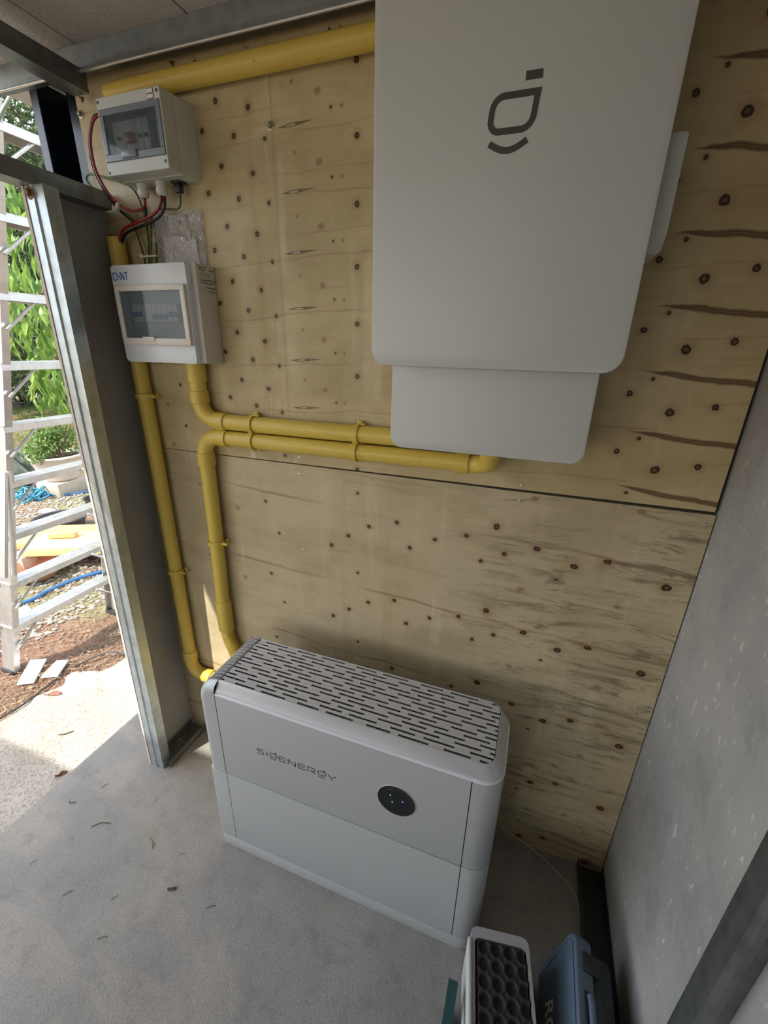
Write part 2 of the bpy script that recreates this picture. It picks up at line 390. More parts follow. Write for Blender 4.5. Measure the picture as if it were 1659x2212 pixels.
def obj(name, bm, mat, parent=None, smooth=True, ang=35):
    me = bpy.data.meshes.new(name)
    bm.normal_update(); bm.to_mesh(me); bm.free()
    if smooth and len(me.polygons):
        me.polygons.foreach_set('use_smooth', [True] * len(me.polygons))
        me.set_sharp_from_angle(angle=math.radians(ang))
    o = bpy.data.objects.new(name, me); COL.objects.link(o)
    me.materials.append(M[mat] if isinstance(mat, str) else mat)
    if parent:
        o.parent = parent
        if parent.type == 'EMPTY': o.matrix_parent_inverse = parent.matrix_basis.inverted()
    return o
def tag(o, label=None, cat=None, group=None, kind=None):
    if label: o['label'] = label
    if cat: o['category'] = cat
    if group: o['group'] = group
    if kind: o['kind'] = kind
    return o
def thing(name, label, cat, loc, group=None):
    o = bpy.data.objects.new(name, None); o.empty_display_size = .05; COL.objects.link(o); o.location = loc
    return tag(o, label, cat, group)
def struct(name, bm, mat, label=None, parent=None, smooth=True):
    o = obj(name, bm, mat, parent, smooth)
    if not parent: o['kind'] = 'structure'
    if label: o['label'] = label
    return o
def B(*a, **k): return add_box(bmesh.new(), *a, **k)
def ribbon(bm, pts, w, to3, close=False):
    """flat stroke along 2D pts; to3 maps (u,v,h) into space"""
    n = len(pts); L = []; Rr = []
    P = [Vector(p) for p in pts]
    for i in range(n):
        a = P[i - 1] if (i > 0 or close) else None; b = P[(i + 1) % n] if (i < n - 1 or close) else None
        d1 = (P[i] - a).normalized() if a is not None else None; d2 = (b - P[i]).normalized() if b is not None else None
        if d1 is None: d1 = d2
        if d2 is None: d2 = d1
        nn = Vector((-(d1 + d2).y, (d1 + d2).x)).normalized()
        k = w / 2 / max(.5, nn.dot(Vector((-d1.y, d1.x))))
        L.append(P[i] + nn * k); Rr.append(P[i] - nn * k)
    h = .0006
    for i in range(n if close else n - 1):
        j = (i + 1) % n
        top = [bm.verts.new(to3(q.x, q.y, h)) for q in (L[i], L[j], Rr[j], Rr[i])]
        bot = [bm.verts.new(to3(q.x, q.y, 0)) for q in (L[i], L[j], Rr[j], Rr[i])]
        bm.faces.new(top)
        for k in range(4): bm.faces.new((top[k], bot[k], bot[(k + 1) % 4], top[(k + 1) % 4]))
    return bm
def text_obj(s, size, mw, mat, name, parent, ext=.0003):
    cu = bpy.data.curves.new(name, 'FONT'); cu.body = s; cu.size = size; cu.extrude = ext; cu.offset = size * .012
    o = bpy.data.objects.new('tmp', cu); COL.objects.link(o)
    me = bpy.data.meshes.new_from_object(o.evaluated_get(bpy.context.evaluated_depsgraph_get()))
    bpy.data.objects.remove(o); bpy.data.curves.remove(cu)
    me.transform(mw); me.name = name; me.materials.clear(); me.materials.append(M[mat])
    r = bpy.data.objects.new(name, me); COL.objects.link(r)
    if parent:
        r.parent = parent
        if parent.type == 'EMPTY': r.matrix_parent_inverse = parent.matrix_basis.inverted()
    return r
def face_mat(org, u, v):
    u = Vector(u).normalized(); v = Vector(v).normalized(); n = u.cross(v)
    return Matrix.Translation(org) @ Matrix((u, v, n)).transposed().to_4x4()

# ------------------------------------------------------------------ the shell
XL, XR, ZT = -1.225, .392, 2.165
wb = bpy.data.objects.new('wall_back', None); COL.objects.link(wb); tag(wb, 'plywood back wall of two sheets with a dark joint', kind='structure')
wb.location = (0, 0, 0)
bm = bmesh.new(); add_box(bm, (XL, 0, 1.2215), (-.4, .012, 2.25)); obj_pts = None
bm = bmesh.new()
add_prism(bm, [(XL, 1.2205), (.384, 1.2245), (.384, 2.25), (XL, 2.25)], 1, 0, .012)
obj('plywood_sheet', bm, 'ply_up', wb, False)
bm = bmesh.new()
add_prism(bm, [(-1.2245, 0.0), (.389, 0.0), (.389, 1.2165), (-1.2245, 1.219)], 1, 0.001, .012)
obj('plywood_sheet', bm, 'ply_low', wb, False)
obj('backing_board', B((-1.235, .0125, -.02), (.43, .03, 2.3)), 'seam_dark', wb, False)

bm = B((-1.49, -4.2, -.08), (.9, .30, 0.0))
struct('floor', bm, 'floor', 'grey concrete slab floor', smooth=False)
# outside ground: one big gently uneven plane with an apron
bm = bmesh.new()
bmesh.ops.create_grid(bm, x_segments=2, y_segments=2, size=1)
for v in bm.verts: v.co = Vector((v.co.x * 40 - 10, v.co.y * 40 + 5, -.06))
tag(struct('ground', bm, 'dirt', 'reddish brown dirt yard outside', smooth=False))
bm = bmesh.new()
edge = []
for i in range(60):
    y = -3.2 + i * .07
    x = -1.98 + .06 * math.sin(y * 7) + .10 * max(0, math.sin(y * 2.2)) + random.uniform(-.02, .02)
    edge.append((x, y))
outl = [(-1.4895, -3.2)] + [(-1.4895, .90)] + edge[::-1]
add_prism(bm, outl, 2, -.07, -.022, .006)
struct('ground', bm, 'apron', 'pale rough concrete apron beside the slab', smooth=False)

# right wall, ceiling
struct('wall_right', B((XR, -2.9, 0), (XR + .008, .012, 2.25)), 'cement_wall', 'grey fibre cement side wall with white scuffs', smooth=False)  # extended past the near stud, out of view, to darken the right side
bm = bmesh.new()
ce = bpy.data.objects.new('ceiling', None); COL.objects.link(ce); tag(ce, 'rough pale fibre cement ceiling sheets', kind='structure')
for (x0, x1) in ((-1.9, -1.142), (-1.138, -.817), (-.813, -.2), (-.196, .9)):
    y0 = -1.75 if x0 < -1.8 else -2.9
    if x0 < -1.8: x0 = -1.55
    obj('ceiling_sheet', B((x0, y0, 2.185), (x1, .32, 2.193), bev=.0015, seg=1), 'ceiling', ce, False)
obj('joint_backing', B((-1.54, -2.9, 2.1935), (.9, .3, 2.20)), 'seam_dark', ce, False)

# top track along the back wall: C channel on its side, with lip
def channel(bm, a, b, w, h, t, lip, up=(0, 0, 1), side=(0, 1, 0)):
    """C section swept from a to b: web of height w along 'up', flanges of length h along 'side'"""
    a, b, up, side = Vector(a), Vector(b), Vector(up).normalized(), Vector(side).normalized()
    prof = [(0, 0), (h, 0), (h, lip), (h - t, lip), (h - t, t), (t, t), (t, w - t), (h - t, w - t), (h - t, w - lip), (h, w - lip), (h, w), (0, w)]
    va = [bm.verts.new(a + side * p[0] + up * p[1]) for p in prof]
    vb = [bm.verts.new(b + side * p[0] + up * p[1]) for p in prof]
    n = len(prof)
    for k in range(n): bm.faces.new((va[k], va[(k + 1) % n], vb[(k + 1) % n], vb[k]))
    bm.faces.new(va[::-1]); bm.faces.new(vb)
    bmesh.ops.recalc_face_normals(bm, faces=bm.faces)
    return bm
bm = bmesh.new()
add_prism(bm, [(-.001, 2.160), (-.018, 2.140), (-.036, 2.140), (-.038, 2.152), (-.045, 2.1845), (-.001, 2.1845)], 0, -1.50, XR - .001, .0012)
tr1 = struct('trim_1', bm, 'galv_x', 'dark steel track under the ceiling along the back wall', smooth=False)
bm = bmesh.new(); add_tube(bm, [(-1.50, -.036, 2.1415), (XR - .002, -.036, 2.1415)], .0035, 12); obj('rolled_lip', bm, 'alu', tr1)  # steel lip in paler metal, its brightness standing in for the ridge highlight
bm = bmesh.new()
channel(bm, (-1.150, -.022, 2.106), (-1.150, -2.8, 2.106), .042, .05, .003, .012, (0, 0, 1), (-1, 0, 0))
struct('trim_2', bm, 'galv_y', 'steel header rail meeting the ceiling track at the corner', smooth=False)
bm = bmesh.new()
channel(bm, (-1.155, -.008, 1.868), (-1.155, -2.8, 1.878), .038, .055, .003, .012, (0, 0, 1), (-1, 0, 0))
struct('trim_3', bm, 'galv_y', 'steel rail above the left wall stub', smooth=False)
# left stub: stud, cladding sheet, floor track (the sheet and stud lean a little)
bm = bmesh.new()
add_prism(bm, [(-.205, 0.0), (0.0, 0.0), (0.0, 1.877), (-.205, 1.877)], 0, -1.233, -1.225)
for v in bm.verts: v.co.x += .028 * max(0, (v.co.z - .9) / .97) ** 1.0
struct('wall_left', bm, 'cement_stub', 'grey cement sheet stub wall beside the doorway', smooth=False)
def profile_sweep(prof, zs, shift):
    bm = bmesh.new(); rings = []
    for z in zs: rings.append([bm.verts.new((p[0] + shift(z), p[1], z)) for p in prof])
    n = len(prof)
    for a, b in zip(rings, rings[1:]):
        for k in range(n): bm.faces.new((a[k], a[(k + 1) % n], b[(k + 1) % n], b[k]))
    bm.faces.new(rings[0][::-1]); bm.faces.new(rings[-1])
    bmesh.ops.recalc_face_normals(bm, faces=bm.faces); return bm
lean = lambda z: .045 * (z / 1.87)
X0, X1, Y0 = -1.232, -1.172, -.210
# ribbed face towards the room opening, open C behind it
prof = [(X0, Y0), (X0 + .018, Y0), (X0 + .022, Y0 - .004), (X0 + .030, Y0 - .004), (X0 + .034, Y0), (X1, Y0), (X1, Y0 + .036), (X1 - .010, Y0 + .036), (X1 - .010, Y0 + .0335),
        (X1 - .0025, Y0 + .0335), (X1 - .0025, Y0 + .0025), (X0 + .0025, Y0 + .0025), (X0 + .0025, Y0 + .036), (X0, Y0 + .036)]
bm = profile_sweep(prof, [i * 1.868 / 8 for i in range(9)], lean)
st = struct('trim_4', bm, 'galv', 'bright galvanised stud at the doorway edge', smooth=False)
for hz in (1.825, 1.795):
    bm = bmesh.new(); add_lathe(bm, [(.0028, 0), (.0028, -.0003), (.0004, -.0004)], (-1.166, Y0, hz), 1, 12); obj('screw_hole', bm, 'seam_dark', st)
bm = bmesh.new()   # thin edge of outer cladding behind the stud
bm = profile_sweep([(X0 - .009, Y0 - .002), (X0 - .0005, Y0 - .002), (X0 - .0005, Y0 + .03), (X0 - .009, Y0 + .03)], [i * 1.868 / 8 for i in range(9)], lean)
struct('trim_5', bm, 'pot_white', 'pale sheet edge behind the doorway stud', smooth=False)
bm = bmesh.new()
channel(bm, (-1.222, -.196, .001), (-1.222, -.004, .001), .073, .030, .0025, 0.0026, (1, 0, 0), (0, 0, 1))
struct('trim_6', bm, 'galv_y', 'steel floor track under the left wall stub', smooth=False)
bm = bmesh.new()
channel(bm, (.318, -.60, .001), (.318, -.004, .001), .073, .030, .0025, 0.0026, (1, 0, 0), (0, 0, 1))
struct('trim_7', bm, 'tool_dark', 'dark floor track along the right wall', smooth=False)
# near stud at the end of the right wall
prof = [(.355, -.565), (.362, -.572), (.372, -.572), (.378, -.565), (.391, -.565), (.391, -.523), (.380, -.523), (.380, -.526), (.388, -.526), (.388, -.562), (.358, -.562), (.358, -.526), (.366, -.526), (.366, -.523), (.355, -.523)]
bm = profile_sweep(prof, [0.032, 1.0, 2.18], lambda z: 0)
struct('trim_8', bm, 'galv_dark', 'galvanised stud at the near end of the right wall', smooth=False)
# navy painted column outside the corner
bm = bmesh.new()
add_box(bm, (-1.385, .004, -.06), (-1.360, .009, 2.183), bev=.001)
add_box(bm, (-1.385, .009, -.06), (-1.380, .12, 2.183), bev=.001)
add_box(bm, (-1.380, .115, -.06), (-1.236, .12, 2.183), bev=.001); add_box(bm, (-1.30, .035, -.06), (-1.236, .115, 2.183), bev=.004)
o = struct('trim_9', bm, 'navy', 'glossy navy steel column outside the corner', smooth=False)
obj('front_lip', B((-1.386, .0015, -.05), (-1.360, .0035, 2.183)), 'navy_edge', o, False)['label'] = 'blue grey edge, lightened to imitate sunlight'
# unseen sheets, bar and wall, added to shape sun patches and darken the room
struct('shade_wall', B((-.35, -2.92, 0), (.9, -2.90, 2.20)), 'cement_stub', 'unseen cement sheet added behind the viewpoint to block light', smooth=False)
struct('shade_panel_wing', B((-1.97, -2.013, 2.22), (-1.56, -1.771, 2.26)), 'ceiling', 'unseen narrow sheet added to trim the sun patch', smooth=False)
struct('shade_panel', B((-4.2, -6, 2.22), (-1.56, -2.013, 2.26)), 'ceiling', 'unseen narrow sheet added to trim the sun patch', smooth=False)
struct('shade_panel_rear', B((-1.5565, -6, 2.22), (.9, -2.905, 2.26)), 'ceiling', 'unseen narrow sheet added to trim the sun patch', smooth=False)
struct('shade_bar', B((-2.235, -2.013, 2.16), (-1.97, -1.45, 2.22)), 'galv_y', 'unseen bar added to shade the slab edge', smooth=False)

# bolts and screws
def bolt(name, x, y, z, ax, sgn, r, label, cat, group, mat='bolt'):
    t = thing(name, label, cat, (x, y, z), group)
    bm = bmesh.new(); add_lathe(bm, [(r * 1.75, 0), (r * 1.8, .0012 * sgn), (r * 1.2, .0022 * sgn), (.001, .0024 * sgn)], (x, y, z), ax, 24)
    obj('washer', bm, mat, t)
    bm = bmesh.new(); add_lathe(bm, [(r, .0018 * sgn), (r, .007 * sgn), (r * .8, .009 * sgn), (.001, .0092 * sgn)], (x, y, z), ax, 6)
    obj('bolt_head', bm, mat, t, True, 25)
    return t
bolt('bolt', -.655, 0, 1.995, 1, -1, .0052, 'large zinc washer bolt in the plywood right of the upper breaker box', 'bolt', 'hex bolts')
bolt('bolt', -1.215, 0, 2.081, 1, -1, .0052, 'washer bolt on the plywood edge left of the upper breaker box', 'bolt', 'hex bolts')
bolt('bolt', -1.19, 0, 1.806, 1, -1, .0055, 'dark washer bolt beside the cut top of the left conduit', 'bolt', 'hex bolts', 'rust_bolt')
bolt('bolt', -1.168, -.213, 1.852, 1, -1, .0075, 'rusty bolt at the top of the doorway stud', 'bolt', 'hex bolts', 'rust_bolt')
bolt('bolt', -1.18, -.02, 2.103, 2, -1, .0035, 'rusty bolt under the ceiling corner of the steel header', 'bolt', 'hex bolts', 'rust_bolt')
bolt('bolt', -.905, 0, 2.137, 1, -1, .003, 'small rusty bolt above the topmost yellow conduit', 'bolt', 'hex bolts', 'rust_bolt')
t = thing('anchor_bolt', 'zinc anchor bolt with nut in the left floor track', 'bolt', (-1.185, -.10, .004))
bm = bmesh.new(); add_lathe(bm, [(.016, 0), (.016, .002), (.001, .0022)], (-1.185, -.10, .004), 2, 24); obj('washer', bm, 'bolt', t)
bm = bmesh.new(); add_lathe(bm, [(.0095, .002), (.0095, .011), (.001, .0112)], (-1.185, -.10, .004), 2, 6); obj('nut', bm, 'bolt', t, True, 25)
bm = bmesh.new(); add_lathe(bm, [(.005, .01), (.005, .03), (.001, .0305)], (-1.185, -.10, .004), 2, 12); obj('threaded_rod', bm, 'bolt', t)
scr = [(-.706, 2.133, 'above the topmost yellow conduit'), (-.626, 1.240, 'just above the sheet joint near the lower conduits'), (-.629, 1.190, 'just below the sheet joint under the lower conduits'),
       (-.014, 1.233, 'just above the sheet joint below the white cabinet'), (-.014, 1.193, 'just below the sheet joint below the white cabinet'), (.372, 1.194, 'at the top right corner of the lower sheet'),
       (.367, .852, 'by the right edge of the lower sheet, upper one'), (.368, .488, 'by the right edge of the lower sheet, lower one'), (-.013, .833, 'in the middle of the lower sheet right of the battery end'),
       (-.629, .946, 'in the lower sheet right of the dropping conduit')]
first = None
for (x, z, lab) in scr:
    if first is None:
        bm = bmesh.new(); add_lathe(bm, [(.0045, 0), (.0045, -.0012), (.0030, -.0016), (.0022, -.0006), (.0004, -.0006)], (0, 0, 0), 1, 16)
        o = first = obj('screw', bm, 'alu')
    else:
        o = first.copy(); COL.objects.link(o)
    o.location = (x, -.0002 if z > 1.22 else .0008, z)
    tag(o, 'small silver screw ' + lab, 'screw', 'screws in the plywood')

# ------------------------------------------------------------------ battery unit
bx0, bx1, yf, yb = -.785, .043, -.343, -.118
zt = .680
bat = thing('battery_unit', 'silver grey floor standing battery unit with slotted top and round black display', 'battery', (-.37, -.23, 0))
RR, rl, rb = .062, .012, .050          # left top roll radius, left plan radius, right plan radius
plan = lambda x0, x1, y0, y1, r0, r1: rrect(x0, y0, x1, y1, (r1, r0, r0, r1), 9)
bm = bmesh.new(); add_prism(bm, plan(bx0 + .002, bx1 - .001, yf + .001, yb, rl, rb), 2, 0.0, .050, .0015); obj('base', bm, 'silver', bat)
bm = bmesh.new(); add_prism(bm, plan(bx0 + .006, bx1 - .006, yf + .004, yb + .001, rl, rb - .006), 2, .049, .620); obj('inner_frame', bm, 'seam_dark', bat)
xs0, xs1 = -.722, -.025
def mod(z0, z1, name, right=True):
    bm = bmesh.new(); add_prism(bm, [(xs0, yf), (xs1, yf), (xs1, yb), (xs0, yb)], 2, z0, z1, .0012); p = obj(name, bm, 'silver', bat)
    bm = bmesh.new(); add_prism(bm, plan(xs1 + .0022, bx1, yf + .0003, yb, 0, rb), 2, z0, z1, .0012); obj('end_cover', bm, 'silver', bat)
    return p
mod(.0525, .3465, 'battery_module')
mod(.3490, .645, 'battery_module')
# left covers: lower is straight, upper rolls over into the top
bm = bmesh.new(); add_prism(bm, plan(bx0, xs0 - .0022, yf + .0003, yb, rl, 0), 2, .0525, .3465, .0012); obj('end_cover', bm, 'silver', bat)
# swept skin: path up the left side, over the roll, along the top
def path():
    out = [((bx0, .3490), (-1, 0))]
    for k in range(1, 6): out.append(((bx0, .349 + (zt - RR - .349) * k / 5), (-1, 0)))
    for k in range(1, 13):
        a = PI - k / 12 * PI / 2; out.append(((bx0 + RR + RR * math.cos(a), zt - RR + RR * math.sin(a)), (math.cos(a), math.sin(a))))
    return out
pth = path()
bev = .024
def strip(bm, yA, dA, yB, dB, pts):
    """surface between line at y=yA sunk by dA and y=yB sunk by dB"""
    prev = None
    for (p, n) in pts:
        a = bm.verts.new((p[0] - n[0] * dA, yA, p[1] - n[1] * dA)); b = bm.verts.new((p[0] - n[0] * dB, yB, p[1] - n[1] * dB))
        if prev: bm.faces.new((prev[0], a, b, prev[1]))
        prev = (a, b)
bm = bmesh.new()
for (q0, q1) in ((yf, .022), ):
    pass
# left upper end cover (front flat + chamfered side strip)
lower = [x for x in pth if x[0][0] <= bx0 + RR - .0005]
bm = bmesh.new()
prev = None
for (p, n) in pth:                                              # side wall with soft front and back edges
    ring = []
    for (y, d) in ((yf, .026), (yf, .020), (yf + .004, .010), (yf + .012, .003), (yf + .022, 0), (yb - .012, 0), (yb - .004, .003), (yb, .012), (yb, .026)):
        ring.append(bm.verts.new((p[0] - n[0] * d, y, p[1] - n[1] * d)))
    if prev and p[1] <= zt - RR + .0001:
        for k in range(len(ring) - 1): bm.faces.new((prev[k], ring[k], ring[k + 1], prev[k + 1]))
    elif prev:                                                  # roll: only front and back bands stay solid
        for k in (0, 1, 2, 3, 5, 6, 7): bm.faces.new((prev[k], ring[k], ring[k + 1], prev[k + 1]))
        if False: pass
    prev = ring
# front face of this cover
fr = [bm.verts.new((p[0] - n[0] * .026, yf, p[1] - n[1] * .026)) for (p, n) in pth]
fr += [bm.verts.new((xs0 - .0022, yf, zt - .026)), bm.verts.new((xs0 - .0022, yf, .349))]
bm.faces.new(fr)
bmesh.ops.remove_doubles(bm, verts=bm.verts, dist=.0002)
bm.faces.ensure_lookup_table()
bmesh.ops.recalc_face_normals(bm, faces=bm.faces)
obj('end_cover', bm, 'silver', bat)
# top bezel: front bevel, right frame with round corners
xg = xs0 + .0
ri, ro = .030, .050
def top_loops():
    outer, inner, lowr = [], [], []
    xi1 = bx1 - .026
    def arc(cx, cy, r, a0, a1, n=9): return [(cx + r * math.cos(a0 + (a1 - a0) * k / n), cy + r * math.sin(a0 + (a1 - a0) * k / n)) for k in range(n + 1)]
    o = [(xs0, yf)] + arc(bx1 - ro, yf + ro, ro, -PI / 2, 0) + arc(bx1 - ro, yb - ro, ro, 0, PI / 2) + [(xs0, yb)]
    i = [(xs0, yf + .024)] + arc(xi1 - ri, yf + .024 + ri, ri, -PI / 2, 0) + arc(xi1 - ri, yb - .012 - ri, ri, 0, PI / 2) + [(xs0, yb - .012)]
    return o, i
o_, i_ = top_loops()
def off(o, i, f): return [(a[0] + (b[0] - a[0]) * f, a[1] + (b[1] - a[1]) * f) for a, b in zip(o, i)]
loops = [(off(o_, i_, .14), .6475), (off(o_, i_, .14), .655), (off(o_, i_, .16), .6565), (off(o_, i_, .9), zt - .001), (off(o_, i_, .95), zt), (off(o_, i_, 1.0), zt), (off(o_, i_, 1.0), zt - .012)]
bm = bmesh.new(); prev = None
for (lp, z) in loops:
    r_ = [bm.verts.new((p[0], p[1], z)) for p in lp]
    if prev:
        for k in range(len(r_) - 1): bm.faces.new((prev[k], prev[k + 1], r_[k + 1], r_[k]))
    prev = r_
bmesh.ops.recalc_face_normals(bm, faces=bm.faces)
obj('top_bezel', bm, 'silver_edge', bat, True, 14)
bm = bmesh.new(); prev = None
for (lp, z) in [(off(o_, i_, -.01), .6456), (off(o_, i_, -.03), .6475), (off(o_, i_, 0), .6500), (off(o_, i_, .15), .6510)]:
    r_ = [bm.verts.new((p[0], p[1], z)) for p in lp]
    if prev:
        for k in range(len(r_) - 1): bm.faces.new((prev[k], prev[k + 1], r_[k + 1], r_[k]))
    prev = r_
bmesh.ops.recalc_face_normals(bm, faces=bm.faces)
obj('highlight_strip', bm, 'edge_highlight', bat)  # pale strip painted in as the highlight along the bevel's lower edge
# cavity below the grille
bm = bmesh.new(); add_prism(bm, plan(bx0 + .008, bx1 - .012, yf + .012, yb - .004, .01, .03), 2, .60, .648)
for k in range(22): add_box(bm, (-.70 + k * .033, yf + .03, .648), (-.696 + k * .033, yb - .02, .664))
obj('heat_sink', bm, 'grille_in', bat)
# grille: ribs and bridges, running over the roll on the left
gy0, gy1 = yf + .0235, yb - .0115; nrow = 14; pitch = (gy1 - gy0) / nrow; sl_ = pitch * .47
gx0, gx1 = bx0 + RR, bx1 - .0275
bm = bmesh.new()
for i in range(nrow + 1):
    y = gy0 + i * pitch; a = max(gy0, y - (pitch - sl_) / 2); b = min(gy1, y + (pitch - sl_) / 2)
    # shorten rows at the round inner corners
    e = gx1
    dy = min(abs((a + b) / 2 - gy0), abs(gy1 - (a + b) / 2))
    if dy < ri: e = gx1 - ri + math.sqrt(max(0, ri ** 2 - (ri - dy) ** 2)) - .0005
    add_box(bm, (gx0 + .004, a, zt - .0045), (e, b, zt - .0005), bev=.0006, seg=1)
off_tab = [.0, .058, .020, .078, .036, .004, .064, .024, .084, .042, .010, .070, .030, .090]
for i in range(nrow):
    y = gy0 + (i + .5) * pitch
    dy = min(abs(y - gy0), abs(gy1 - y)); e = gx1
    if dy < ri: e = gx1 - ri + math.sqrt(max(0, ri ** 2 - (ri - dy) ** 2)) - .0005
    x = gx0 + .012 + off_tab[i] - .19
    k = 0
    while x < e:
        br = .020 if k % 2 else .036
        a, b = max(x, gx0 + .004), min(x + br, e)
        if b - a > .001: add_box(bm, (a, y - sl_ / 2 - .0012, zt - .0045), (b, y + sl_ / 2 + .0012, zt - .0008))
        x += br + (.074 if k % 2 else .062); k += 1
obj('top_grille', bm, 'grille', bat)
bm = bmesh.new()
arcp = [x for x in pth if x[0][1] >= zt - RR - .0001]
for i in range(nrow + 1):
    y = gy0 + i * pitch; a = max(yf + .021, y - (pitch - sl_) / 2); b = min(yb - .011, y + (pitch - sl_) / 2)
    prev = None
    for (p, n) in arcp:
        q = [(a, 0), (b, 0), (b, .005), (a, .005)]
        r_ = [bm.verts.new((p[0] - n[0] * d, y_, p[1] - n[1] * d)) for (y_, d) in q]
        if prev:
            for k in range(4): bm.faces.new((prev[k], r_[k], r_[(k + 1) % 4], prev[(k + 1) % 4]))
        else: bm.faces.new(r_)
        prev = r_
    bm.faces.new(prev[::-1])
bmesh.ops.recalc_face_normals(bm, faces=bm.faces)
# underlay of the roll
obj('rolled_grille', bm, 'silver_edge', bat)
bm = bmesh.new(); prev = None
for (p, n) in arcp:
    r_ = [bm.verts.new((p[0] - n[0] * .012, y_, p[1] - n[1] * .012)) for y_ in (yf + .014, yb - .008)]
    if prev: bm.faces.new((prev[0], r_[0], r_[1], prev[1]))
    prev = r_
obj('grille_backing', bm, 'grille_in', bat)
# display
bm = bmesh.new(); add_lathe(bm, [(.0500, 0), (.0500, -.0022), (.0488, -.0026), (.0485, -.001), (.001, -.001)], (-.196, yf + .0005, .498), 1, 48); obj('display_rim', bm, 'silver_edge', bat)
bm = bmesh.new(); add_lathe(bm, [(.0484, 0), (.0484, -.0020), (.036, -.0008), (.0355, -.0012), (.001, -.0013)], (-.196, yf, .498), 1, 48); dsp = obj('display', bm, 'black_gloss', bat); dsp['label'] = 'round glossy black display'
for (dx, dz, mt) in ((-.0155, .013, 'led_g'), (-.010, -.009, 'led_g'), (.0165, .004, 'led_b')):
    bm = bmesh.new(); add_lathe(bm, [(.0018, 0), (.0016, -.0006), (.0003, -.0008)], (-.196 + dx, yf - .0012, .498 + dz), 1, 16)
    obj('indicator_light', bm, mt, dsp)['label'] = 'green indicator light' if mt == 'led_g' else 'blue indicator light'
# lettering: S I g E N E R g Y drawn as strokes
def g_glyph(x, w, h, wd, bm, to3):
    r = h * .22
    ribbon(bm, [(x + w, h * .98)] + [(x + r - r * math.sin(a), h * .98 - r + r * math.cos(a)) for a in [k * PI / 10 for k in range(6)]]
           + [(x + r - r * math.cos(a), h * .25 + r - r * math.sin(a)) for a in [k * PI / 10 for k in range(6)]]
           + [(x + w - r + r * math.sin(a), h * .25 + r - r * math.cos(a)) for a in [k * PI / 10 for k in range(6)]], wd, to3, True)
    ribbon(bm, [(x + w * .05 + w * .85 * k / 8, -h * .10 - h * .13 * math.sin(PI * k / 8)) for k in range(9)], wd, to3)
    ribbon(bm, [(x + w * .72, h * 1.28), (x + w, h * 1.28)], wd * 1.4, to3)
def e_glyph(x, w, h, wd, bm, to3):
    r = h * .3
    ribbon(bm, [(x + w, h)] + [(x + r - r * math.sin(a), h - r + r * math.cos(a)) for a in [k * PI / 10 for k in range(6)]]
           + [(x + r - r * math.cos(a), r - r * math.sin(a)) for a in [k * PI / 10 for k in range(6)]] + [(x + w, 0)], wd, to3)
    ribbon(bm, [(x, h * .5), (x + w * .92, h * .5)], wd, to3)
bm = bmesh.new(); H = .0175; wd = .0022
tx0, tz0 = -.601, .485
# the word sits on a slight upward slope of none: straight along the front
T3 = lambda u, v, h: Vector((tx0 + u, yf - h, tz0 + v - .0))
x = 0; st_ = .0265
ribbon(bm, [(x + .020, H), (x + .004, H), (x + .001, H * .8), (x + .002, H * .58), (x + .018, H * .46), (x + .020, H * .25), (x + .017, 0), (x, 0)], wd, T3); x += st_
ribbon(bm, [(x + .003, 0), (x + .003, H)], wd, T3); x += .012
g_glyph(x, .020, H, wd, bm, T3); x += st_
e_glyph(x, .020, H, wd, bm, T3); x += st_
ribbon(bm, [(x, 0), (x, H), (x + .001, H), (x + .019, 0), (x + .020, 0), (x + .020, H)], wd, T3); x += st_ + .002
e_glyph(x, .020, H, wd, bm, T3); x += st_
ribbon(bm, [(x, 0), (x, H), (x + .017, H), (x + .020, H * .8), (x + .020, H * .55), (x + .017, H * .38), (x + .006, H * .38), (x + .021, 0)], wd, T3); x += st_ + .002
g_glyph(x, .020, H, wd, bm, T3); x += st_
ribbon(bm, [(x, H), (x + .004, H * .6), (x + .010, H * .42), (x + .016, H * .6), (x + .021, H)], wd, T3); ribbon(bm, [(x + .010, H * .25), (x + .010, -.002)], wd, T3)
sc = .240 / (x + .021)
for v in bm.verts: v.co.x = tx0 + (v.co.x - tx0) * sc
obj('lettering', bm, 'logo', bat, False)['label'] = 'dark grey brand lettering'
# scuff
obj('scuff_mark', B((-.307, yf - .0004, .455), (-.3055, yf, .466), bev=.0002), 'silver_edge', bat)

# ------------------------------------------------------------------ wall cabinet
gc = thing('inverter_cabinet', 'large pale grey wall cabinet with rounded front cover and dark logo', 'cabinet', (-.10, 0, 1.34))
bm = bmesh.new(); add_prism(bm, rrect(-.3215, 1.5055, .1185, 2.178, .030, 10), 1, -.220, -.196, .0035); obj('front_cover', bm, 'white_panel', gc)
bm = bmesh.new(); add_prism(bm, rrect(-.292, 1.339, .0915, 2.17, .024, 10), 1, -.180, -.018, .003); obj('cabinet_body', bm, 'white_panel', gc)
bm = bmesh.new(); add_box(bm, (-.26, -.196, 1.56), (.06, -.1795, 2.10)); obj('cover_spacer', bm, 'white_panel', gc)
bm = bmesh.new(); add_prism(bm, [(-.165, 1.84), (-.165, 1.71), (-.140, 1.690), (-.06, 1.690), (-.06, 1.84)], 0, .0905, .150, .006); obj('side_housing', bm, 'box_grey', gc)
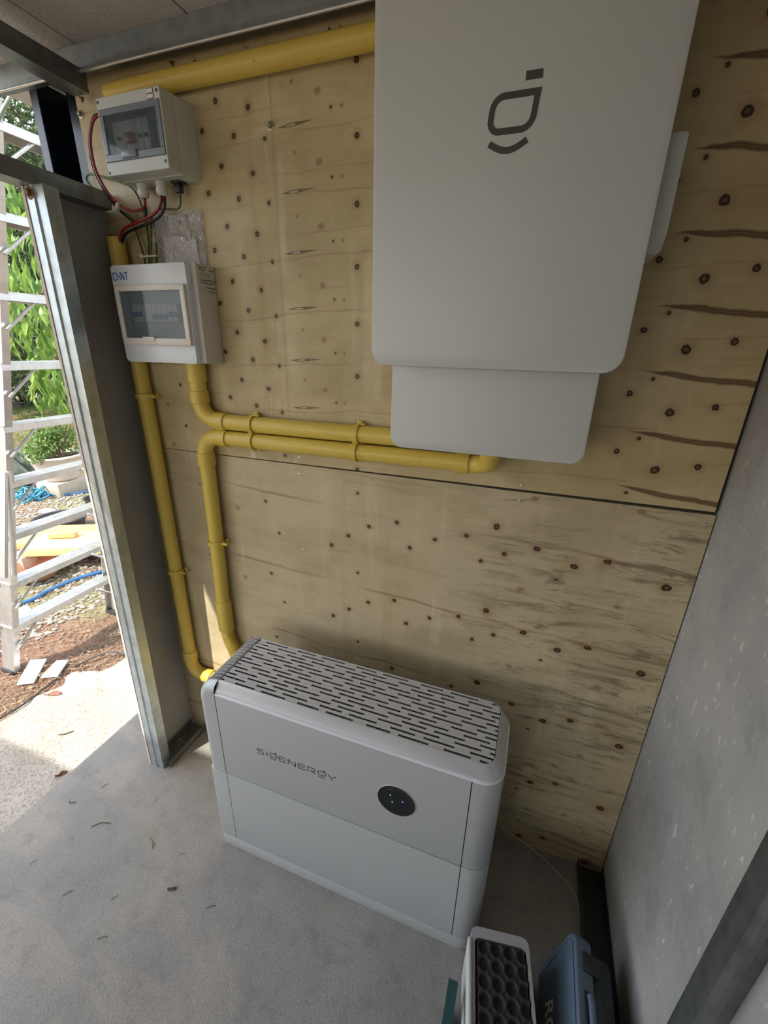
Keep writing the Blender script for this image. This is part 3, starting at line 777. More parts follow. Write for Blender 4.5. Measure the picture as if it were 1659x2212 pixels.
# logo on the cover (italic g with bar and smile)
G3 = lambda u, v, h: Vector((-.099 + u, -.220 - h, 1.868 + v))
bm = bmesh.new()
W2, Hh = .031, .021; r = .015
def tilt(p): return (p[0] + p[1] * .10, p[1] + p[0] * 0.0)
lp = [(W2, Hh), (-W2 + r, Hh)] + [(-W2 + r - r * math.sin(a), Hh - r + r * math.cos(a)) for a in [k * PI / 16 for k in range(1, 9)]] \
   + [(-W2 + r - r * math.cos(a), -Hh + r - r * math.sin(a)) for a in [k * PI / 16 for k in range(0, 9)]] \
   + [(W2 - r + r * math.sin(a), -Hh + r - r * math.cos(a)) for a in [k * PI / 16 for k in range(0, 9)]]
ribbon(bm, [tilt(p) for p in lp], .0085, G3, True)
ribbon(bm, [(-.031 + .056 * k / 12, -.0345 - .0105 * math.sin(PI * k / 12)) for k in range(13)], .0085, G3)
ribbon(bm, [(.0135, .0405), (.037, .0405)], .0105, G3)
obj('logo_mark', bm, 'logo', gc, False)['label'] = 'dark grey logo mark'

# ------------------------------------------------------------------ conduits
YC = -.026; RC = .0225
def coupling(bm, a, b, r): add_tube(bm, [a, (Vector(a) * .98 + Vector(b) * .02), (Vector(a) * .02 + Vector(b) * .98), b], r, 28, rs=[r * .96, r, r, r * .96])
def arc3(c, r, e1, e2, a0, a1, n=12):
    return [Vector(c) + Vector(e1) * r * math.cos(a0 + (a1 - a0) * k / n) + Vector(e2) * r * math.sin(a0 + (a1 - a0) * k / n) for k in range(n + 1)]
def open_pipe(bm, pts, r, seg=28):
    add_tube(bm, pts, r, seg, cap=False); add_tube(bm, pts, r * .88, seg, cap=False)
    return bm
# thick top run
c1 = thing('yellow_conduit', 'topmost yellow conduit running level just below the ceiling track', 'pipe', (-1.1, 0, 2.06))
bm = bmesh.new(); open_pipe(bm, [(-1.085, -.0225, 2.096), (-.6, -.0225, 2.096), (-.2, -.0225, 2.096), (.06, -.0225, 2.096)], .0205); obj('pipe', bm, 'yellow', c1)
# left vertical run from the open end down to the battery
c2 = thing('yellow_conduit', 'leftmost upright yellow conduit, open at the top, ending in an elbow at the battery', 'pipe', (-1.15, 0, .3))
bm = bmesh.new(); open_pipe(bm, [(-1.143, YC, 1.80), (-1.136, YC, 1.2), (-1.136, YC, .8), (-1.139, YC, .415)], .0215); obj('pipe', bm, 'yellow', c2)
bm = bmesh.new(); coupling(bm, (-1.139, YC, .435), (-1.139, YC, .392), .0258); obj('socket', bm, 'yellow', c2)
bm = bmesh.new()
add_tube(bm, [(-1.139, YC, .40)] + arc3((-1.087, YC, .385), .052, (-1, 0, 0), (0, 0, -1), 0, PI / 2) + [(-1.07, YC, .333)], .0225, 28); obj('elbow', bm, 'yellow', c2)
bm = bmesh.new(); coupling(bm, (-1.080, YC, .333), (-1.045, YC, .333), .0258); obj('socket', bm, 'yellow', c2)
bm = bmesh.new(); add_tube(bm, catmull([(-1.05, YC, .333), (-.93, YC - .01, .333), (-.83, -.10, .333), (-.775, -.15, .333)]), .0205, 24); obj('pipe', bm, 'yellow', c2)
# from the lower box down, elbow, level run into the cabinet
zA, zB = 1.328, 1.281
c3 = thing('yellow_conduit', 'upper of the two level yellow conduits, dropping from the lower breaker box', 'pipe', (-.93, 0, 1.3))
bm = bmesh.new(); add_tube(bm, [(-.928, -.028, 1.487), (-.928, -.027, 1.43), (-.930, YC, 1.40)], RC, 28); obj('pipe', bm, 'yellow', c3)
bm = bmesh.new(); coupling(bm, (-.928, -.028, 1.486), (-.928, -.027, 1.437), .0262); obj('socket', bm, 'yellow', c3)
bm = bmesh.new(); coupling(bm, (-.929, -.027, 1.412), (-.929, YC, 1.378), .0268); obj('socket', bm, 'yellow', c3)
bm = bmesh.new(); add_tube(bm, [(-.929, YC, 1.385)] + arc3((-.873, YC, zA + .056), .056, (-1, 0, 0), (0, 0, -1), 0, PI / 2) + [(-.862, YC, zA)], .0232, 28); obj('elbow', bm, 'yellow', c3)
bm = bmesh.new(); coupling(bm, (-.878, YC, zA), (-.842, YC, zA), .0262); obj('socket', bm, 'yellow', c3)
bm = bmesh.new(); add_tube(bm, [(-.85, YC, zA), (-.5, YC, zA), (-.18, YC, zA + .002), (-.15, YC, zA + .004)], .0222, 28); obj('pipe', bm, 'yellow', c3)
# lower run
c4 = thing('yellow_conduit', 'lower of the two level yellow conduits, turning down to ribbed hose at the battery', 'pipe', (-.93, 0, .5))
bm = bmesh.new(); add_tube(bm, [(-.85, YC, zB), (-.5, YC, zB), (-.18, YC, zB), (-.165, YC, zB)], .0222, 28); obj('pipe', bm, 'yellow', c4)
bm = bmesh.new(); coupling(bm, (-.842, YC, zB), (-.876, YC, zB), .0262); obj('socket', bm, 'yellow', c4)
bm = bmesh.new(); add_tube(bm, [(-.86, YC, zB)] + arc3((-.880, YC, zB - .054), .054, (0, 0, 1), (-1, 0, 0), 0, PI / 2) + [(-.934, YC, zB - .062)], .0232, 28); obj('elbow', bm, 'yellow', c4)
bm = bmesh.new(); coupling(bm, (-.934, YC, zB - .050), (-.934, YC, zB - .090), .0262); obj('socket', bm, 'yellow', c4)
bm = bmesh.new(); add_tube(bm, [(-.934, YC, zB - .08), (-.936, YC, 1.0), (-.944, YC, .70)], .0222, 28); obj('pipe', bm, 'yellow', c4)
bm = bmesh.new(); coupling(bm, (-.944, YC, .705), (-.944, YC, .585), .0262); obj('socket', bm, 'yellow', c4)
bm = bmesh.new()
fp = catmull([(-.944, YC, .59), (-.938, YC, .545), (-.915, YC - .006, .495), (-.88, YC - .03, .45), (-.83, YC - .06, .42), (-.77, -.15, .40)], 14)
rs = [.0205 + .0016 * math.sin(i * PI / 1.0 + .01) if i % 2 else .0222 for i in range(len(fp))]
rs = [.0226 if i % 2 else .0196 for i in range(len(fp))]
add_tube(bm, fp, .02, 20, rs=rs); obj('ribbed_hose', bm, 'yellow', c4, True, 60)['label'] = 'ribbed flexible yellow hose'
bm = bmesh.new(); coupling(bm, (-.172, YC, zB), (-.140, YC, zB), .0262); obj('socket', bm, 'yellow', c4)
bm = bmesh.new(); add_tube(bm, [(-.150, YC, zB)] + arc3((-.140, YC - .045, zB + .022), .050, (0, .9, -.44), (1, 0, 0), 0, PI / 2, 10) + [(-.088, -.085, 1.335), (-.088, -.088, 1.36)], .0222, 24); obj('elbow', bm, 'yellow', c4)
# clips
def clip(x, z, horiz, label, yc=YC):
    t = thing('conduit_clip', label, 'clip', (x, 0, z), 'saddle clips holding the conduits')
    R1, R2 = .0236, .0266; bm = bmesh.new(); rings = []
    n = 16
    for k in range(n + 1):
        a = -PI * .12 + k / n * PI * 1.24
        rings.append([(-math.sin(a) * r_ , math.cos(a) * r_) for r_ in (R1, R2)])
    w_ = .007
    prev = None
    for (p, q) in rings:
        r_ = []
        for (pt, s) in ((p, -w_), (q, -w_), (q, w_), (p, w_)):
            if horiz: r_.append(bm.verts.new((x + s, yc + pt[0], z + pt[1])))
            else: r_.append(bm.verts.new((x + pt[1], yc + pt[0], z + s)))
        if prev:
            for k in range(4): bm.faces.new((prev[k], prev[(k + 1) % 4], r_[(k + 1) % 4], r_[k]))
        else: bm.faces.new(r_)
        prev = r_
    bm.faces.new(prev[::-1]); bmesh.ops.recalc_face_normals(bm, faces=bm.faces)
    obj('saddle', bm, 'yellow', t)
    for s in (-1, 1):
        bm = bmesh.new()
        if horiz: add_box(bm, (x - .008, -.010, z + s * .0275 - .004), (x + .008, -.0005, z + s * .0275 + .004), bev=.001)
        else: add_box(bm, (x + s * .0275 - .004, -.010, z - .008), (x + s * .0275 + .004, -.0005, z + .008), bev=.001)
        obj('clip_foot', bm, 'yellow', t)
    bm = bmesh.new()
    if not horiz: add_box(bm, (x + .018, -.034, z - .004), (x + .046, -.028, z + .004), bev=.001)
    else: add_box(bm, (x + .0, -.03, z + .0235), (x + .022, -.018, z + .028), bev=.001)
    obj('clip_tab', bm, 'yellow', t)
clip(-.754, zA, True, 'yellow clip on the upper level conduit, nearest the left elbows')
clip(-.434, zA, True, 'yellow clip on the upper level conduit, nearest the white cabinet')
clip(-.757, zB, True, 'yellow clip on the lower level conduit, nearest the left elbows')
clip(-.438, zB, True, 'yellow clip on the lower level conduit, nearest the white cabinet')
clip(-1.137, 1.386, False, 'yellow clip on the leftmost conduit just below the lower breaker box')
clip(-1.137, .782, False, 'yellow clip on the leftmost conduit above its floor elbow')
clip(-.938, .930, False, 'yellow clip on the conduit dropping to the battery')

# ------------------------------------------------------------------ upper breaker box
ub = thing('breaker_box', 'grey upper breaker box with smoked window and cable glands below', 'electrical box', (-.955, 0, 1.89))
x0, x1, z0, z1, yd = -1.050, -.864, 1.907, 2.053, -.098
def frustum(bm, a, ya, b, yb_, r):
    A = rrect(*a, r, 5); Bq = rrect(*b, r, 5)
    va = [bm.verts.new((p[0], ya, p[1])) for p in A]; vb = [bm.verts.new((p[0], yb_, p[1])) for p in Bq]; n = len(va)
    for k in range(n): bm.faces.new((va[k], va[(k + 1) % n], vb[(k + 1) % n], vb[k]))
    bm.faces.new(va); bm.faces.new(vb[::-1]); bmesh.ops.recalc_face_normals(bm, faces=bm.faces)
bm = bmesh.new(); frustum(bm, (x0 - .002, z0 - .002, x1 + .002, z1 + .003), -.060, (x0 - .012, z0 + .001, x1 + .004, z1 + .006), -.0005, .008); obj('back_box', bm, 'box_grey', ub)
bm = bmesh.new()
# cover with window opening built from four borders
wx0, wx1, wz0, wz1 = x0 + .004, x1 - .004, z0 + .026, z1 - .022
for (a, b) in (((x0, z0), (x1, wz0)), ((x0, wz1), (x1, z1)), ((x0, wz0), (wx0, wz1)), ((wx1, wz0), (x1, wz1))):
    add_box(bm, (a[0], yd, a[1]), (b[0], -.0602, b[1]), bev=.0012, seg=1)
obj('cover', bm, 'box_grey', ub)
bm = bmesh.new()
for (a, b) in (((wx0, wz0), (wx1, wz0 + .014)), ((wx0, wz1 - .012), (wx1, wz1)), ((wx0, wz0 + .014), (wx0 + .012, wz1 - .012)), ((wx1 - .012, wz0 + .014), (wx1, wz1 - .012))):
    add_box(bm, (a[0], yd - .002, a[1]), (b[0], yd + .008, b[1]), bev=.001, seg=1)
fr = obj('window_frame', bm, 'win_frame', ub); fr['label'] = 'dark grey window frame'
pn = obj('window_pane', B((wx0 + .010, yd, wz0 + .012), (wx1 - .010, yd + .002, wz1 - .010)), 'pane', fr, False); pn['label'] = 'clear smoked pane'
bm = bmesh.new(); add_prism(bm, rrect(wx0 + .052, wz0 + .003, wx0 + .098, wz0 + .019, (.008, .008, .002, .002)), 1, yd - .006, yd - .001, .0012); obj('window_latch', bm, 'win_frame', fr)
# breakers inside
bm = B((wx0 - .002, yd + .034, wz0 - .003), (wx1 + .002, yd + .037, wz1 + .003)); obj('inner_plate', bm, 'mcb', ub, False)
xx = wx0 + .020
for k, wdt in enumerate((.036, .036, .018, .018)):
    p = obj('circuit_breaker', B((xx, yd + .012, wz0 + .020), (xx + wdt - .001, yd + .036, wz1 - .020), bev=.001), 'mcb', ub)
    if k == 1: obj('breaker_toggle', B((xx + .004, yd + .002, wz0 + .034), (xx + wdt - .006, yd + .013, wz0 + .052), bev=.002), 'mcb_red', p)['label'] = 'red toggle'
    else: obj('breaker_toggle', B((xx + wdt / 2 - .004, yd + .006, wz0 + .042), (xx + wdt / 2 + .004, yd + .013, wz0 + .048), bev=.001), 'black', p)
    xx += wdt
for (sx, sz) in ((x0 + .006, z0 + .006), (x1 - .008, z0 + .014), (x0 + .006, z1 - .008), (x1 - .008, z1 - .008)):
    bm = bmesh.new(); add_lathe(bm, [(.0032, 0), (.0032, -.0006), (.0005, -.0008)], (sx, yd, sz), 1, 16); obj('cover_screw', bm, 'logo', ub)
lb = obj('label_sticker', B((x1 - .036, yd - .0008, z1 - .0205), (x1 - .017, yd, z1 - .0025)), 'black_print', ub, False)
obj('sticker_face', B((x1 - .0350, yd - .0012, z1 - .0195), (x1 - .0180, yd - .0007, z1 - .0035)), 'white_paper', lb, False)
text_obj('67 3NM2', .0040, face_mat((x1 - .0343, yd - .0013, z1 - .0130), (1, 0, 0), (0, 0, 1)), 'black_print', 'printed_text', lb)
for gx in (-1.012, -.953):
    bm = bmesh.new(); add_lathe(bm, [(.0135, -.001), (.0135, -.010), (.012, -.0105), (.0118, -.016), (.0135, -.0165), (.0130, -.026), (.0085, -.031), (.001, -.0312)], (gx, -.036, z0 + .001), 2, 20)
    obj('cable_gland', bm, 'nylon', ub)['label'] = 'white cable gland'
bm = bmesh.new(); add_box(bm, (-.919, -.032, z0 - .024), (-.903, -.016, z0 + .001), bev=.002); add_box(bm, (-.926, -.036, z0 - .005), (-.896, -.012, z0 + .001), bev=.001)
obj('cable_gland', bm, 'black', ub)['label'] = 'square black cable entry'

# ------------------------------------------------------------------ lower breaker box
lbx = thing('breaker_box', 'white lower breaker box with blue brand letters and row of blue breakers', 'electrical box', (-.985, 0, 1.487))
x0, x1, z0, z1, yd = -1.112, -.866, 1.487, 1.7235, -.088
obj('back_box', B((x0 + .004, -.070, z0 + .001), (x1 + .016, -.0006, z1 + .001), bev=.003), 'box_side', lbx)
bm = bmesh.new()
# rounded front cover with opening: frame strips plus rounded outer
wx0, wx1, wz0, wz1 = x0 + .024, x1 - .008, z0 + .056, z1 - .058
add_prism(bm, rrect(x0, wz1, x1, z1, (.006, .010, 0, 0)), 1, yd, -.069, .0015)
add_prism(bm, rrect(x0, z0, x1, wz0, (0, 0, .012, .008)), 1, yd, -.069, .0015)
add_box(bm, (x0, yd, wz0 - .001), (wx0, -.069, wz1 + .001)); add_box(bm, (wx1, yd, wz0 - .001), (x1, -.069, wz1 + .001))
obj('front_cover', bm, 'box_white', lbx)
bm = bmesh.new(); fx0, fx1, fz0, fz1 = wx0 - .010, wx1 + .004, wz0 - .011, wz1 + .010
iz0, iz1, ix0, ix1 = wz0 + .006, wz1 - .004, wx0 + .001, wx1 - .010
add_box(bm, (fx0, yd - .010, fz0), (fx1, yd, iz0), bev=.002); add_box(bm, (fx0, yd - .010, iz1), (fx1, yd, fz1), bev=.002)
add_box(bm, (fx0, yd - .010, iz0 - .004), (ix0, yd, iz1 + .004), bev=.002); add_box(bm, (ix1, yd - .010, iz0 - .004), (fx1, yd, iz1 + .004), bev=.002)
fr = obj('window_frame', bm, 'frame_cream', lbx); fr['label'] = 'cream raised window frame'
pn = obj('window_pane', B((ix0, yd - .006, iz0), (ix1, yd - .004, iz1)), 'pane', fr, False); pn['label'] = 'tinted clear pane'
obj('window_latch', B((ix0 + .06, yd - .0125, iz0 - .008), (ix0 + .100, yd - .006, iz0 + .003), bev=.001), 'frame_cream', fr)
obj('inner_plate', B((wx0 - .004, yd + .016, wz0 - .004), (wx1 + .004, yd + .0195, wz1 + .004)), paint('inner_plate_grey', (.26, .32, .33), .5), lbx, False)
xx = ix0 + .026; zb = iz0 + .040
for k in range(9):
    wdt = .0168
    if k in (2, 3):
        if k == 2: obj('residual_current_breaker', B((xx, yd + .002, zb), (xx + 2 * wdt - .0006, yd + .017, zb + .042), bev=.001), 'mcb', lbx)
        xx += wdt; continue
    p = obj('circuit_breaker', B((xx, yd + .002, zb), (xx + wdt - .0006, yd + .017, zb + .042), bev=.0008), 'mcb', lbx)
    up = k in (0, 1, 7, 8)
    zt_ = zb + (.012 if up else .006)
    obj('breaker_toggle', B((xx + .0012, yd - .002, zt_), (xx + wdt - .0022, yd + .004, zt_ + .012), bev=.0015), 'mcb_blue', p)['label'] = 'blue toggle'
    xx += wdt
# CHNT drawn as strokes
bm = bmesh.new(); C3 = lambda u, v, h: Vector((x0 + .006 + u, yd - h, z1 - .034 + v)); h = .0165; w_ = .0027
ribbon(bm, [(.0105, h - .001), (.0095, h), (.003, h), (.0008, h - .0025), (.0008, .0025), (.003, 0), (.0095, 0), (.0105, .001)], w_, C3)
ribbon(bm, [(.0145, 0), (.0145, h)], w_, C3); ribbon(bm, [(.0145, h * .55), (.0235, h * .55)], w_ * .9, C3); ribbon(bm, [(.0235, 0), (.0235, h * .62)], w_, C3); ribbon(bm, [(.0235, h * .80), (.0235, h)], w_, C3)
ribbon(bm, [(.0283, 0), (.0283, h), (.029, h), (.0368, 0), (.0375, 0), (.0375, h)], w_ * .9, C3)
ribbon(bm, [(.0405, h), (.0515, h)], w_, C3); ribbon(bm, [(.046, h), (.046, 0)], w_, C3)
obj('brand_letters', bm, 'blue_print', lbx, False)['label'] = 'blue letters CHNT'
# sticker on the right side
sx = x1 + .0162
stk = obj('spec_sticker', B((sx - .0002, -.062, z1 - .066), (sx + .0004, -.006, z1 - .004)), paint('sticker_clear', (.56, .54, .49), .4), lbx, False)
def stx(s, size, y, z): text_obj(s, size, face_mat((sx + .0006, y, z), (0, 1, 0), (0, 0, 1)), 'black_print', 'printed_text', stk, .0001)
stx('YLT', .015, -.060, z1 - .014); stx('CHINT', .0055, -.024, z1 - .013)
stx('Model NX3G 12U', .0060, -.046, z1 - .036); stx('NF012-2A-40', .0060, -.046, z1 - .043)
stx('LOT 8249964081', .0055, -.044, z1 - .053); stx('QC PASS', .0065, -.034, z1 - .062)
bm = bmesh.new()
for k in range(4): add_box(bm, (sx + .0003, -.058, z1 - .0185 - k * .0028), (sx + .0006, -.016, z1 - .0180 - k * .0028))
add_tube(bm, arc3((sx + .0006, -.053, z1 - .037), .0045, (0, 1, 0), (0, 0, 1), 0, 2 * PI, 16), .0006, 6)
obj('printed_lines', bm, 'black_print', stk, False)

# ------------------------------------------------------------------ cables
def cable(name, pts, r, mat, label, cat='cable', group='cables at the breaker boxes', n=8):
    bm = bmesh.new(); add_tube(bm, catmull(pts, n), r, 12); return tag(obj(name, bm, mat), label, cat, group)
lr = [(-1.066, -.045, 2.052), (-1.106, -.055, 2.042), (-1.128, -.055, 2.020), (-1.139, -.055, 1.986), (-1.136, -.055, 1.938), (-1.108, -.055, 1.889), (-1.073, -.055, 1.860), (-1.037, -.052, 1.848), (-1.012, -.042, 1.856), (-1.010, -.037, 1.878)]
lk = [(-1.066, -.042, 2.045), (-1.110, -.050, 2.048), (-1.135, -.050, 2.024), (-1.149, -.050, 1.986), (-1.147, -.050, 1.940), (-1.120, -.050, 1.889), (-1.082, -.048, 1.850), (-1.046, -.044, 1.828), (-1.018, -.036, 1.840), (-1.016, -.034, 1.878)]
cable('red_cable', lr, .0034, 'red', 'red cable looping from the left side of the upper breaker box to its left gland')
cable('black_cable', lk, .0034, 'blk_ins', 'black cable looping from the left side of the upper breaker box to its left gland')
sr = [(-.954, -.039, 1.880), (-.957, -.041, 1.862), (-.972, -.043, 1.845), (-1.005, -.045, 1.832), (-1.05, -.045, 1.823), (-1.092, -.042, 1.813), (-1.118, -.034, 1.797), (-1.133, -.028, 1.775), (-1.138, -.026, 1.74)]
sb = [(-.949, -.035, 1.880), (-.951, -.036, 1.858), (-.966, -.037, 1.839), (-1.00, -.038, 1.825), (-1.05, -.038, 1.815), (-1.094, -.034, 1.806), (-1.120, -.028, 1.790), (-1.138, -.022, 1.77), (-1.143, -.022, 1.74)]
cable('red_cable', sr, .0036, 'red', 'red cable from the right gland down into the open left conduit')
cable('black_cable', sb, .0036, 'blk_ins', 'black cable from the right gland down into the open left conduit')
cable('earth_wire', [(-.911, -.025, 1.888), (-.911, -.025, 1.862), (-.928, -.024, 1.851), (-.975, -.022, 1.856), (-1.010, -.020, 1.845), (-1.024, -.020, 1.807), (-1.030, -.025, 1.755), (-1.031, -.032, 1.715)], .0026, 'green', 'green earth wire from the black entry curving down to the lower box')
cable('earth_wire', [(-1.165, -.008, 1.898), (-1.200, -.008, 1.915), (-1.222, -.010, 1.932), (-1.225, -.012, 1.945), (-1.209, -.012, 1.951), (-1.162, -.012, 1.941), (-1.108, -.012, 1.926), (-1.066, -.012, 1.904), (-1.046, -.012, 1.854), (-1.043, -.014, 1.791), (-1.042, -.030, 1.715)], .0026, 'green', 'green earth wire hooking round the plywood edge and behind the loop')
cable('earth_wire', [(-1.118, -.010, 1.862), (-1.10, -.010, 1.848), (-1.086, -.012, 1.825), (-1.072, -.014, 1.782), (-1.060, -.02, 1.745), (-1.052, -.03, 1.715)], .0026, 'green', 'green earth wire slanting down from the rail to the lower box, leftmost of the bundle')
cable('earth_wire', [(-1.018, -.014, 1.838), (-1.018, -.014, 1.80), (-1.017, -.018, 1.76), (-1.018, -.030, 1.715)], .0026, 'green', 'green yellow earth wire nearest the plastic bag')
for (p, lab, ax) in (((-1.082, -.054, 1.860), 'white cable tie round the looping red and black cables', 0), ((-1.034, -.024, 1.752), 'white cable tie round the earth wires above the lower box', 1)):
    bm = bmesh.new()
    if ax == 0: add_box(bm, (-.004, -.008, -.011), (.004, .006, .008), bev=.002, mat=Matrix.Translation(p) @ Matrix.Rotation(.8, 4, 'Y')); add_box(bm, (-.005, -.012, -.014), (.003, -.004, -.006), bev=.001, mat=Matrix.Translation(p) @ Matrix.Rotation(.8, 4, 'Y'))
    else: add_box(bm, (p[0] - .026, p[1] - .007, p[2] - .002), (p[0] + .024, p[1] + .006, p[2] + .002), bev=.001); add_box(bm, (p[0] - .028, p[1] - .010, p[2] - .004), (p[0] - .018, p[1] - .003, p[2] + .005), bev=.001)
    tag(obj('cable_tie', bm, 'nylon'), lab, 'cable tie', 'cable ties')
cable('pale_cable', [(-1.75, -.10, 1.60), (-1.70, .0, 1.95), (-1.62, .05, 2.12), (-1.50, .10, 2.26), (-1.40, .12, 2.34)], .0055, 'pale_green', 'pale green cable hanging outside by the navy column', 'cable', None)
cable('floor_wire', [(.075, -.006, .055), (.15, -.010, .025), (.226, -.030, .004), (.28, -.065, .0035), (.307, -.092, .0035), (.318, -.125, .0035), (.316, -.16, .0035)], .0013, 'pot_white', 'thin pale wire curving over the dark floor behind the battery', 'wire', None)

# plastic bag with folded papers behind the lower box
pb = thing('plastic_bag', 'crinkled clear plastic bag stuck on the plywood above the lower breaker box', 'bag', (-.93, 0, 1.72))
bm = bmesh.new(); nx, nz = 60, 50; x0, x1, z0, z1 = -1.026, -.866, 1.729, 1.846
gr = []
for side in (0, 1):
    g = []
    for i in range(nx + 1):
        row = []
        for j in range(nz + 1):
            u, v = i / nx, j / nz
            puff = math.sin(PI * min(1, max(0, u))) ** .6 * .008 + .007 * abs(math.sin(u * 21 + 1.5 * math.sin(v * 4 + u * 3))) + .005 * abs(math.sin(v * 13 + u * 17))
            y = -.004 - (puff if side else -.001) - (.0030 * math.sin(u * 23 + 3 * math.sin(v * 5)) + .002 * math.sin(v * 17 + u * 9) + random.uniform(-.0012, .0012)) * (1 if side else .3)
            row.append(bm.verts.new((x0 + (x1 - x0) * u + .004 * math.sin(v * 6) * (1 - u), min(y, -.0012), z0 + (z1 - z0) * v + .005 * math.sin(u * 9) * v)))
        g.append(row)
    for i in range(nx):
        for j in range(nz): bm.faces.new((g[i][j], g[i + 1][j], g[i + 1][j + 1], g[i][j + 1]))
obj('clear_film', bm, 'bag', pb, True, 40)
def sheet(x0, z0, x1, z1, y, rot, label):
    bm = B((x0, y - .0006, z0), (x1, y, z1), mat=Matrix.Translation(((x0 + x1) / 2, 0, (z0 + z1) / 2)) @ Matrix.Rotation(rot, 4, 'Y') @ Matrix.Translation((-(x0 + x1) / 2, 0, -(z0 + z1) / 2)))
    return tag(obj('paper_sheet', bm, 'white_paper'), label, 'paper', 'papers in the plastic bag')
sheet(-1.000, 1.730, -.925, 1.797, -.006, .05, 'larger folded white paper in the clear bag')
sheet(-.925, 1.730, -.890, 1.786, -.008, -.10, 'narrower folded white paper at the right in the clear bag')

# ------------------------------------------------------------------ cases at bottom right
fc = thing('foam_lined_case', 'narrow light grey case lined with black bubble textured foam at the battery corner', 'case', (.09, -.55, 0))
bm = bmesh.new()
outl = rrect(.020, -.62, .158, -.372, (.018, .018, .01, .01)); inn = rrect(.029, -.61, .150, -.396, (.012, .012, .01, .01))
va = [[bm.verts.new((p[0], p[1], z)) for p in o_] for (o_, z) in ((outl, .005), (outl, .195), ([(q[0] * .9 + i2[0] * .1, q[1] * .9 + i2[1] * .1) for q, i2 in zip(outl, inn)], .2), (inn, .2), (inn, .17))]
for a, b in zip(va, va[1:]):
    for k in range(len(a)): bm.faces.new((a[k], a[(k + 1) % len(a)], b[(k + 1) % len(a)], b[k]))
bm.faces.new(va[0][::-1]); bm.faces.new(va[-1]); bmesh.ops.recalc_face_normals(bm, faces=bm.faces)
obj('case_shell', bm, 'case_shell', fc)
obj('side_rim', B((.012, -.62, .02), (.021, -.400, .208), bev=.004), 'white_panel', fc)['label'] = 'pale side rim'
# bubble foam surface: height field with round dimples
bm = bmesh.new(); nx, ny = 60, 110; g = []
fx0, fx1, fy0, fy1 = .032, .150, -.612, -.398
for i in range(nx + 1):
    row = []
    for j in range(ny + 1):
        x = fx0 + (fx1 - fx0) * i / nx; y = fy0 + (fy1 - fy0) * j / ny
        best = 9
        pj = .030
        rj = round((y - fy1 + .015) / pj)
        for dj in (-1, 0, 1):
            yy = fy1 - .015 + (rj + dj) * pj; ri_ = round((x - fx0 - .018) / .030)
            for di in (-1, 0, 1):
                xx_ = fx0 + .018 + (ri_ + di) * .030
                best = min(best, math.hypot(x - xx_, y - yy))
        h = -.009 if best < .008 else (-.009 * (1 - (best - .008) / .004) if best < .012 else .0)
        if best >= .012: h = .002 * math.sin(min(1, (best - .012) / .006) * PI)
        edge = min(i, nx - i, (ny - j) * 1.0) / 3.0
        row.append(bm.verts.new((x + (.002 * math.sin(y * 400) if i == 0 else 0), y, .202 + h - (.010 if edge < .4 else 0) + .0 * x)))
    g.append(row)
for i in range(nx):
    for j in range(ny): bm.faces.new((g[i][j], g[i + 1][j], g[i + 1][j + 1], g[i][j + 1]))
obj('foam_pad', bm, 'foam', fc, True, 60)['label'] = 'black foam with round dimples'

rotm = Matrix.Translation((.020, -.372, 0)) @ Matrix.Rotation(math.radians(9), 4, 'Z') @ Matrix.Translation((-.020, .372, 0))
for ch in fc.children: ch.data.transform(rotm)

tg = thing('carry_handle', 'dark teal plastic handle with slot at the bottom edge left of the grey case', 'handle', (.0, -.6, 0))
bm = bmesh.new()
o1 = rrect(-.68, .0, -.465, .16, .02); i1 = rrect(-.66, .03, -.490, .13, .015)
for (o_, i_, x_) in ((o1, i1, -.012),):
    A = [bm.verts.new((x_, p[0], p[1])) for p in o_]; Bv = [bm.verts.new((x_, p[0], p[1])) for p in i_]
    C_ = [bm.verts.new((x_ + .022, p[0], p[1])) for p in o_]; D = [bm.verts.new((x_ + .022, p[0], p[1])) for p in i_]
    n = len(A)
    for k in range(n):
        j = (k + 1) % n
        bm.faces.new((A[k], A[j], Bv[j], Bv[k])); bm.faces.new((C_[k], D[k], D[j], C_[j])); bm.faces.new((A[k], C_[k], C_[j], A[j])); bm.faces.new((Bv[k], Bv[j], D[j], D[k]))
bmesh.ops.recalc_face_normals(bm, faces=bm.faces); obj('grip_loop', bm, 'teal', tg)

tc = thing('tool_case', 'blue grey ridged plastic tool case leaning by the right wall', 'tool case', (.30, -.55, 0))

y_far, y_near = -.300, -.72
P0, P1 = Vector((.200, .045)), Vector((.262, .213))     # lower and upper edge of the broad face
dd = (P1 - P0).normalized(); nn = Vector((-dd.y, dd.x)) # outward to the left/up
th = .042
q = [P0, P1, P1 - nn * th, P0 - nn * th]
def sweepy(outline, ya, yb_, bevel, name, mat, parent, cham=0):
    bm = bmesh.new(); add_prism(bm, outline, 1, ya, yb_, bevel); return obj(name, bm, mat, parent)
bm = bmesh.new()
